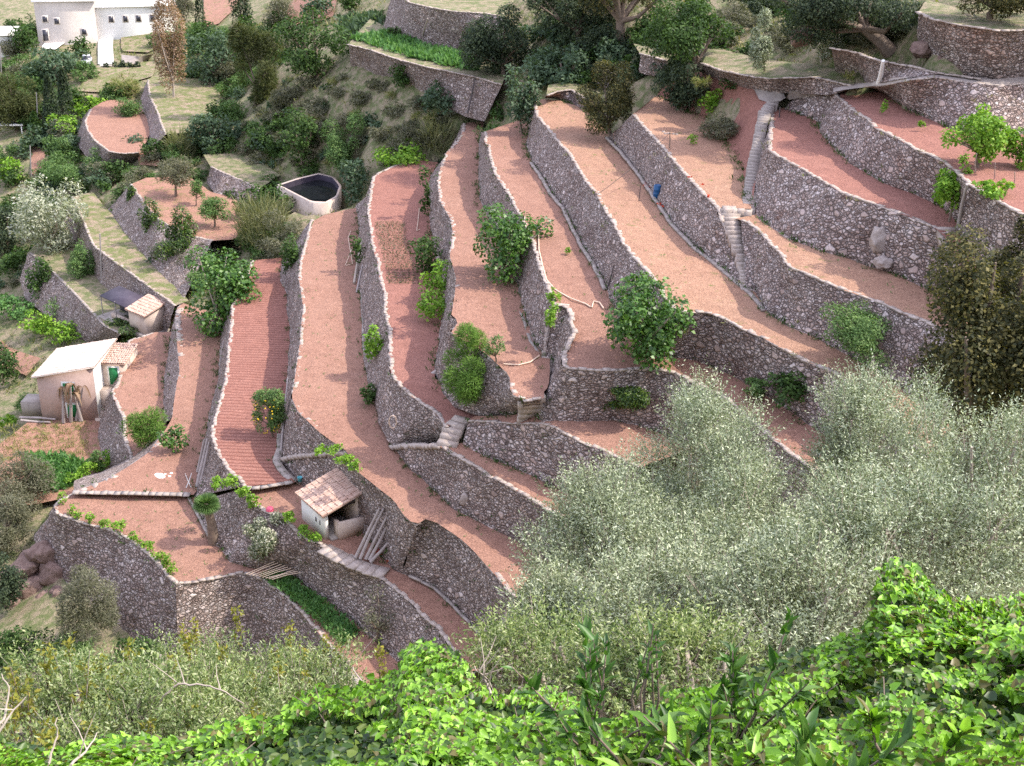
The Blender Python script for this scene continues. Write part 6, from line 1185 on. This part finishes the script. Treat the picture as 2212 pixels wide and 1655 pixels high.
# ---------------------------------------------------------------- white buildings, car
WB = at(85, 103, -41.0); wb = empty('white_building', WB, 'large white building with a bright roof and four small windows at the top left', 'building')
m_ = mpp(WB); 
def wp(x, y, z): return WB + np.array([x, y, z])
def gable(nm, par, x0, y0, ux, uy, w_, d_, h, rh, org, mat, rmat, ov=.4):
    u_ = np.array([ux, uy, 0.]); v_ = np.array([-uy, ux, 0.]); o = org + np.array([x0, y0, 0]); b4 = [o, o + u_ * w_, o + u_ * w_ + v_ * d_, o + v_ * d_]
    mb = MB(); mb.add(np.array([q - [0, 0, 1.5] for q in b4] + [q + [0, 0, h] for q in b4] + [o + v_ * d_ / 2 + [0, 0, h + rh], o + u_ * w_ + v_ * d_ / 2 + [0, 0, h + rh]]),
        [(0, 1, 5, 4), (1, 2, 6, 9, 5), (2, 3, 7, 6), (3, 0, 4, 8, 7)]); mb.build(nm, M[mat], par, org)
    a, b_ = o - u_ * ov - v_ * ov + [0, 0, h - ov * rh / (d_ / 2)], o + u_ * (w_ + ov) - v_ * ov + [0, 0, h - ov * rh / (d_ / 2)]
    r0, r1 = o - u_ * ov + v_ * d_ / 2 + [0, 0, h + rh], o + u_ * (w_ + ov) + v_ * d_ / 2 + [0, 0, h + rh]
    c_, d__ = b_ + v_ * (d_ + 2 * ov), a + v_ * (d_ + 2 * ov); t_ = np.array([0, 0, .15]); mb = MB()
    mb.hexa([a + [0, 0, .01], b_ + [0, 0, .01], r1 + [0, 0, .01], r0 + [0, 0, .01]], [a + t_, b_ + t_, r1 + t_, r0 + t_]); mb.hexa([r0 + [0, 0, .01], r1 + [0, 0, .01], c_ + [0, 0, .01], d__ + [0, 0, .01]], [r0 + t_ * .99, r1 + t_ * .99, c_ + t_, d__ + t_])
    mb.build('roof', M[rmat], par, org); return u_, v_, o
gable('wall', wb, 0, 0, .94, .34, 10.5, 9, 8.3, 1.6, WB, 'beige', 'white')
u2 = np.array([.9, .436, 0]); gable('wing', wb, 9.6, 4.2, .9, .436, 15, 6.5, 7.0, 1.3, WB, 'white', 'white')
def win(par, o, u_, x, z, w_, h, mat='darkpane'):
    n_ = np.array([u_[1], -u_[0]]); a = o + u_ * x; b_ = o + u_ * (x + w_); window(par, a, b_, z, z + h, n_, mat, frame='beige')
o2 = WB + np.array([9.6, 4.2, 0])
for x in (2.4, 5.0, 7.4, 10.0): win(wb, o2, u2, x, 4.2, .8, 1.1)
u1 = np.array([.94, .34, 0])
for x, z in ((1.2, 4.6), (3.2, 4.2), (7.8, 2.2)): win(wb, WB, u1, x, z, .8, 1.0)
win(wb, WB, u1, .9, 1.2, .9, 2.0)
W2 = at(-25, 118, -41.0); wb2 = empty('white_house', W2, 'white house cut by the left edge beside the large white building', 'house'); gable('wall', wb2, 0, 0, .96, .28, 5.2, 5, 3.4, 1.0, W2, 'white', 'white')
W3 = at(-20, 300, -48.6); wb3 = empty('white_canopy', W3, 'low white flat-roofed carport at the left edge above the hedge', 'carport')
mb = MB(); mb.box(W3 + [0, 0, 2.0], (5.0, 1.0), (-.5, 2.5), .18); mb.build('roof', M['white'], wb3, W3)
for dx, dy in ((.3, .3), (4.6, 1.1), (0, 2.4), (4.2, 3.2)):
    mb = MB(); mb.box(W3 + [dx, dy, -.5], (.15, 0), (0, .15), 2.6); mb.build('post', M['white'], wb3, W3)
# drive and yard at the white building
def patch(name, pts, mat, lift=.08):
    px = np.array([tuple(map(float, t.split(','))) for t in pts.split()]); Q = np.array([atg(*q, 60) for q in px]); Q = resample(np.r_[Q, Q[:1]], 40)[:-1]
    lo, hi = Q[:, :2].min(0), Q[:, :2].max(0); gx_, gy_ = np.meshgrid(np.arange(lo[0], hi[0], .9), np.arange(lo[1], hi[1], .9)); g = np.stack([gx_.ravel(), gy_.ravel()], 1); g = g[inside(g, Q)]
    V2 = np.r_[Q[:, :2], g]; res = delaunay_2d_cdt([Vector(v_) for v_ in V2], [(k, (k + 1) % 40) for k in range(40)], [], 1, 1e-4); V = np.array([(v_.x, v_.y) for v_ in res[0]]); F = np.array(res[2])
    V3 = np.c_[V, H(V) + .3 + lift]; V3[:, 2] += .0; A, B, C_ = V3[F[:, 0]], V3[F[:, 1]], V3[F[:, 2]]; fl = np.cross(B - A, C_ - A)[:, 2] < 0; F[fl] = F[fl][:, ::-1]
    return tag(mesh(name, V3, F, M[mat], True), kind='structure')
patch('concrete_drive', '212,148 246,146 244,100 248,60 256,40 236,40 222,60 212,100', 'white')
patch('concrete_yard', '88,108 120,112 160,84 178,72 160,66 120,76', 'white', .1)
patch('tilled_plot', '160,204 228,204 250,190 330,170 340,135 200,148', 'fallow')
patch('vineyard_field', '262,115 330,118 345,40 330,6 290,10 262,40', 'fallow')
patch('striped_field', '440,62 470,58 500,30 520,-6 440,-10', 'soil_weedy')
patch('pink_field', '612,60 660,62 720,40 730,-6 640,-8', 'soil')
patch('dirt_track', '66,385 95,390 98,315 70,312', 'soil')
patch('dirt_track', '0,200 40,190 70,160 62,120 0,130', 'fallow', .1)
patch('tilled_plot', '0,740 90,780 60,820 -20,790', 'soil_weedy')
patch('orchard_ground', '300,330 345,335 345,365 300,362', 'soil_weedy')
WG = None
W('grey garden wall at the end of the white concrete drive', "262,118@-39.6 300,122 332,116@-39.6", "262,140@-40.9 295,141 322,128@-40.9", 'concrete', False)
def car(px, py, label):
    P = atg(px, py, 100); P[2] = H(P)[0] + .42; r = empty('parked_car', P, label, 'car'); f = unit(np.array([[.25, -1, 0]]))[0]; s2 = np.array([-f[1], f[0], 0])
    def cp(a, b_, z): return P + f * a + s2 * b_ + [0, 0, z]
    def loft(secs):
        mb = MB(); V = []
        for (a, w0, z0, w1, z1) in secs: V += [cp(a, -w0, z0), cp(a, w0, z0), cp(a, w1, z1), cp(a, -w1, z1)]
        n = len(secs); F = [(i * 4 + j, i * 4 + (j + 1) % 4, i * 4 + 4 + (j + 1) % 4, i * 4 + 4 + j) for i in range(n - 1) for j in range(4)] + [(3, 2, 1, 0), tuple(range(n * 4 - 4, n * 4))]
        mb.add(np.array(V), F); return mb
    loft([(-2.0, .8, .35, .75, .85), (-1.6, .85, .28, .8, .95), (1.0, .85, .28, .8, .92), (1.9, .8, .3, .72, .78), (2.05, .7, .35, .66, .62)]).build('body', M['carpaint'], r, P)
    loft([(-1.9, .74, .88, .6, .95), (-1.2, .76, .9, .62, 1.42), (.3, .76, .9, .6, 1.42), (1.0, .76, .9, .7, .95)]).build('cabin', M['darkpane'], r, P)
    loft([(-1.25, .6, 1.425, .55, 1.47), (.32, .6, 1.425, .55, 1.47)]).build('roof', M['carpaint'], r, P)
    for a in (-1.3, 1.3):
        for b_ in (-.86, .86):
            mb = MB(); mb.tube([cp(a, b_ - .1 * np.sign(b_), .32), cp(a, b_, .32)], .32, 14); mb.build('wheel', M['rubber'], r, P)
    for b_ in (-.5, .5):
        mb = MB(); mb.box(cp(2.0, b_ - .15, .58), f[:2] * .08, s2[:2] * .3, .14); mb.build('headlight', M['white'], r, P)
car(188, 144, 'small silver car parked beside the white concrete drive')
for x in (232, 252, 268, 282, 296):
    P_ = (x, 149, 'g'); plant('potted_shrub', 'small dark shrub at the lower end of the white concrete drive', 'shrub', P_, (x - 8, 134, x + 8, 150), 'dark', 'shrubs at the end of the drive', trunk=False)
# ---------------------------------------------------------------- crops, weeds, grass
def tufts(name, label, cat, P, hgt, kind, n, w=.12, kd='stuff', spread=.08):
    k = np.repeat(np.arange(len(P)), n); p = P[k] + np.c_[R.normal(0, spread, (len(k), 2)), np.zeros(len(k))]; T = unit(rdir(len(k)) * .7 + [0, 0, .9]); N = unit(rdir(len(k)) + [0, 0, .4])
    V, F = leaves(p, N, T, hgt * R.uniform(.5, 1.4, len(k)), w); return tag(mesh(name, V, F, M['l_' + kind]), label, cat, None, kd)
def along(key, which, lo, hi, n, sd, off=0.0):
    Q = TP[key][which]; L = plen(Q); Q = resample(Q, 200); t = R.uniform(lo, hi, n); i_ = (t * 199).astype(int); P = Q[i_].copy(); P[:, :2] += R.normal(0, sd, (n, 2)); return P
WP = [along(k, 1, .02, .98, n_, .22) for k, n_ in (('T2', 60), ('T2b', 110), ('T3', 70), ('T3b', 90), ('T4', 150), ('T5', 120), ('T5b', 60), ('T6', 120), ('T6b', 50), ('T7', 170), ('T8', 160), ('T9', 90), ('T10', 90), ('T11', 90), ('T12', 60), ('T1', 50))]
tufts('weeds', 'green weeds growing at the feet of the terrace walls', 'weeds', np.concatenate(WP), .30, 'green', 9, .2, spread=.12)
SP = []
for k, n_ in (('T1', 50), ('T2', 60), ('T2b', 160), ('T4', 170), ('T3b', 40), ('T6', 30), ('T7', 40), ('T8', 60), ('T10', 30), ('T5b', 20)):
    B = SOILS[k]; lo, hi = B[:, :2].min(0), B[:, :2].max(0); g = R.uniform(lo, hi, (n_ * 5, 2)); g = g[inside(g, B)][:n_]; SP.append(np.c_[g, soil_z(B, g)])
tufts('seedlings', 'tiny green weeds dotted over the bare red fields', 'weeds', np.concatenate(SP), .14, 'crop', 5, .3, spread=.05)
B = SOILS['T5']; RP = []
for yy in np.arange(at(850, 612, -35.8)[1], at(850, 482, -35.8)[1], .62):
    xs = np.arange(-20, 0, .16); q = np.c_[xs, np.full(len(xs), yy)] + R.normal(0, .03, (len(xs), 2)); q = q[inside(q, B)]; x0_ = q[:, 0].min(); q = q[(q[:, 0] > x0_ + .5) & (q[:, 0] < x0_ + 3.3)]; RP.append(np.c_[q, soil_z(B, q)])
tufts('seedling_rows', 'thin brownish-green seedling rows across the second red strip', 'crops', np.concatenate(RP), .2, 'scrub', 5, .3, spread=.05)
WF = []
for lb_, Tn_, Bn_ in WL:
    k_ = max(3, int(plen(Tn_) / 2.2)); i_ = R.integers(0, len(Tn_), k_); f_ = np.where(R.random(k_) < .4, R.uniform(0, .08, k_), R.random(k_))[:, None]; WF.append(Tn_[i_] * (1 - f_) + Bn_[i_] * f_)
WF = np.concatenate(WF); n_ = len(WF) // 2
tufts('wall_plants', 'small green plants rooted in the joints and tops of the stone walls', 'weeds', WF[:n_], .24, 'green', 10, .3, spread=.14)
tufts('wall_plants', 'dry grassy tufts on the tops and faces of the stone walls', 'weeds', WF[n_:], .3, 'grass', 10, .13, spread=.14)
# green crop rows
B = SOILS['T2b']; o_ = PL("560,1245@-47.85 650,1310 735,1395@-48.1"); i_ = PL("612,1238@-47.85 690,1292 775,1360@-48.1"); o_, i_ = resample(o_, 30), resample(i_, 30); CPT = []
for a, b_ in zip(o_, i_): 
    for t in np.arange(.1, .98, .07): CPT.append(a + (b_ - a) * t + np.r_[R.normal(0, .06, 2), 0])
tufts('crop_rows', 'rows of low green vegetables on the bottom terrace', 'crops', np.array(CPT), .30, 'crop', 7, .45, spread=.09)
def on_px(poly, n, key=None):
    px = np.array(poly, float); lo, hi = px.min(0), px.max(0); g = R.uniform(lo, hi, (n * 6, 2)); g = g[inside(g, px)][:n]
    return np.array([atz(x, y, key) if key else atg(x, y, 40) for x, y in g])
tufts('bean_patch', 'dense green patch of vegetables in the garden below the old house', 'crops', on_px([(55, 985), (160, 985), (185, 1010), (150, 1055), (90, 1060), (70, 1030)], 260, 'LG'), .5, 'crop', 12, .4, spread=.22)
tufts('stubble', 'thin yellowish stubble on the garden plot by the old house', 'grass', on_px([(0, 920), (190, 915), (195, 985), (0, 1000)], 420, 'LG'), .35, 'grass', 5, .15, spread=.15)
tufts('vegetable_bed', 'green leafy vegetables on the long bed between two pale walls', 'crops', on_px([(760, 85), (830, 70), (930, 105), (1030, 125), (1030, 155), (930, 135), (850, 112)], 420, 'UG'), .8, 'crop', 10, .4, spread=.3)
tufts('vegetable_bed', 'dark green crop behind the bed of leafy vegetables', 'crops', on_px([(735, 40), (825, 30), (832, 72), (800, 90), (750, 85)], 260), .9, 'bluegreen', 10, .4, spread=.4)
tufts('meadow_grass', 'yellow flowering grass on the ledge behind the low wall', 'grass', on_px([(1540, 138), (1840, 172), (1840, 160), (1700, 135), (1540, 115)], 300), .4, 'grass', 8, .15, spread=.2)
tufts('meadow_grass', 'dry yellow grass around the wall left of the water tank', 'grass', on_px([(450, 335), (600, 345), (620, 380), (560, 405), (470, 365)], 300), .6, 'grass', 9, .12, spread=.3)
tufts('meadow_grass', 'tall grass along the grassy path above the shed', 'grass', on_px([(170, 430), (225, 440), (380, 620), (385, 655), (320, 615), (225, 540)], 420), .55, 'grass', 9, .12, spread=.3)
GP = []
lo_, hi_ = np.array([-75, 95]), np.array([45, 240]); g = R.uniform(lo_, hi_, (15000, 2)); k_ = np.ones(len(g), bool)
for kk, B in SOILS.items(): k_ &= ~inside(g, B)
g = g[k_]; g3 = np.c_[g, H(g)]; g3 = g3[noise(g3 * [1, 1, 0], .09) + .5 * noise(g3 * [1, 1, 0] + 4, .3) > -.12]
tufts('hillside_grass', 'rough grass and low herbs over the hillside', 'grass', g3[::2], .6, 'scrub', 8, .14, spread=.4)
tufts('hillside_grass', 'fresh green herbs scattered over the hillside', 'grass', g3[1::2], .55, 'grass', 7, .2, spread=.4)
RF = [along(k, w_, lo, hi, n_, .15) for k, w_, lo, hi, n_ in (('T3b', 1, .42, .5, 14), ('T8', 1, .42, .52, 14), ('T9', 0, .75, .95, 4))]
tufts('red_flowers', 'small red geranium flowers by the stairs and poles', 'flowers', np.concatenate(RF) + [0, 0, .15], .16, 'redfl', 6, .8, spread=.1)
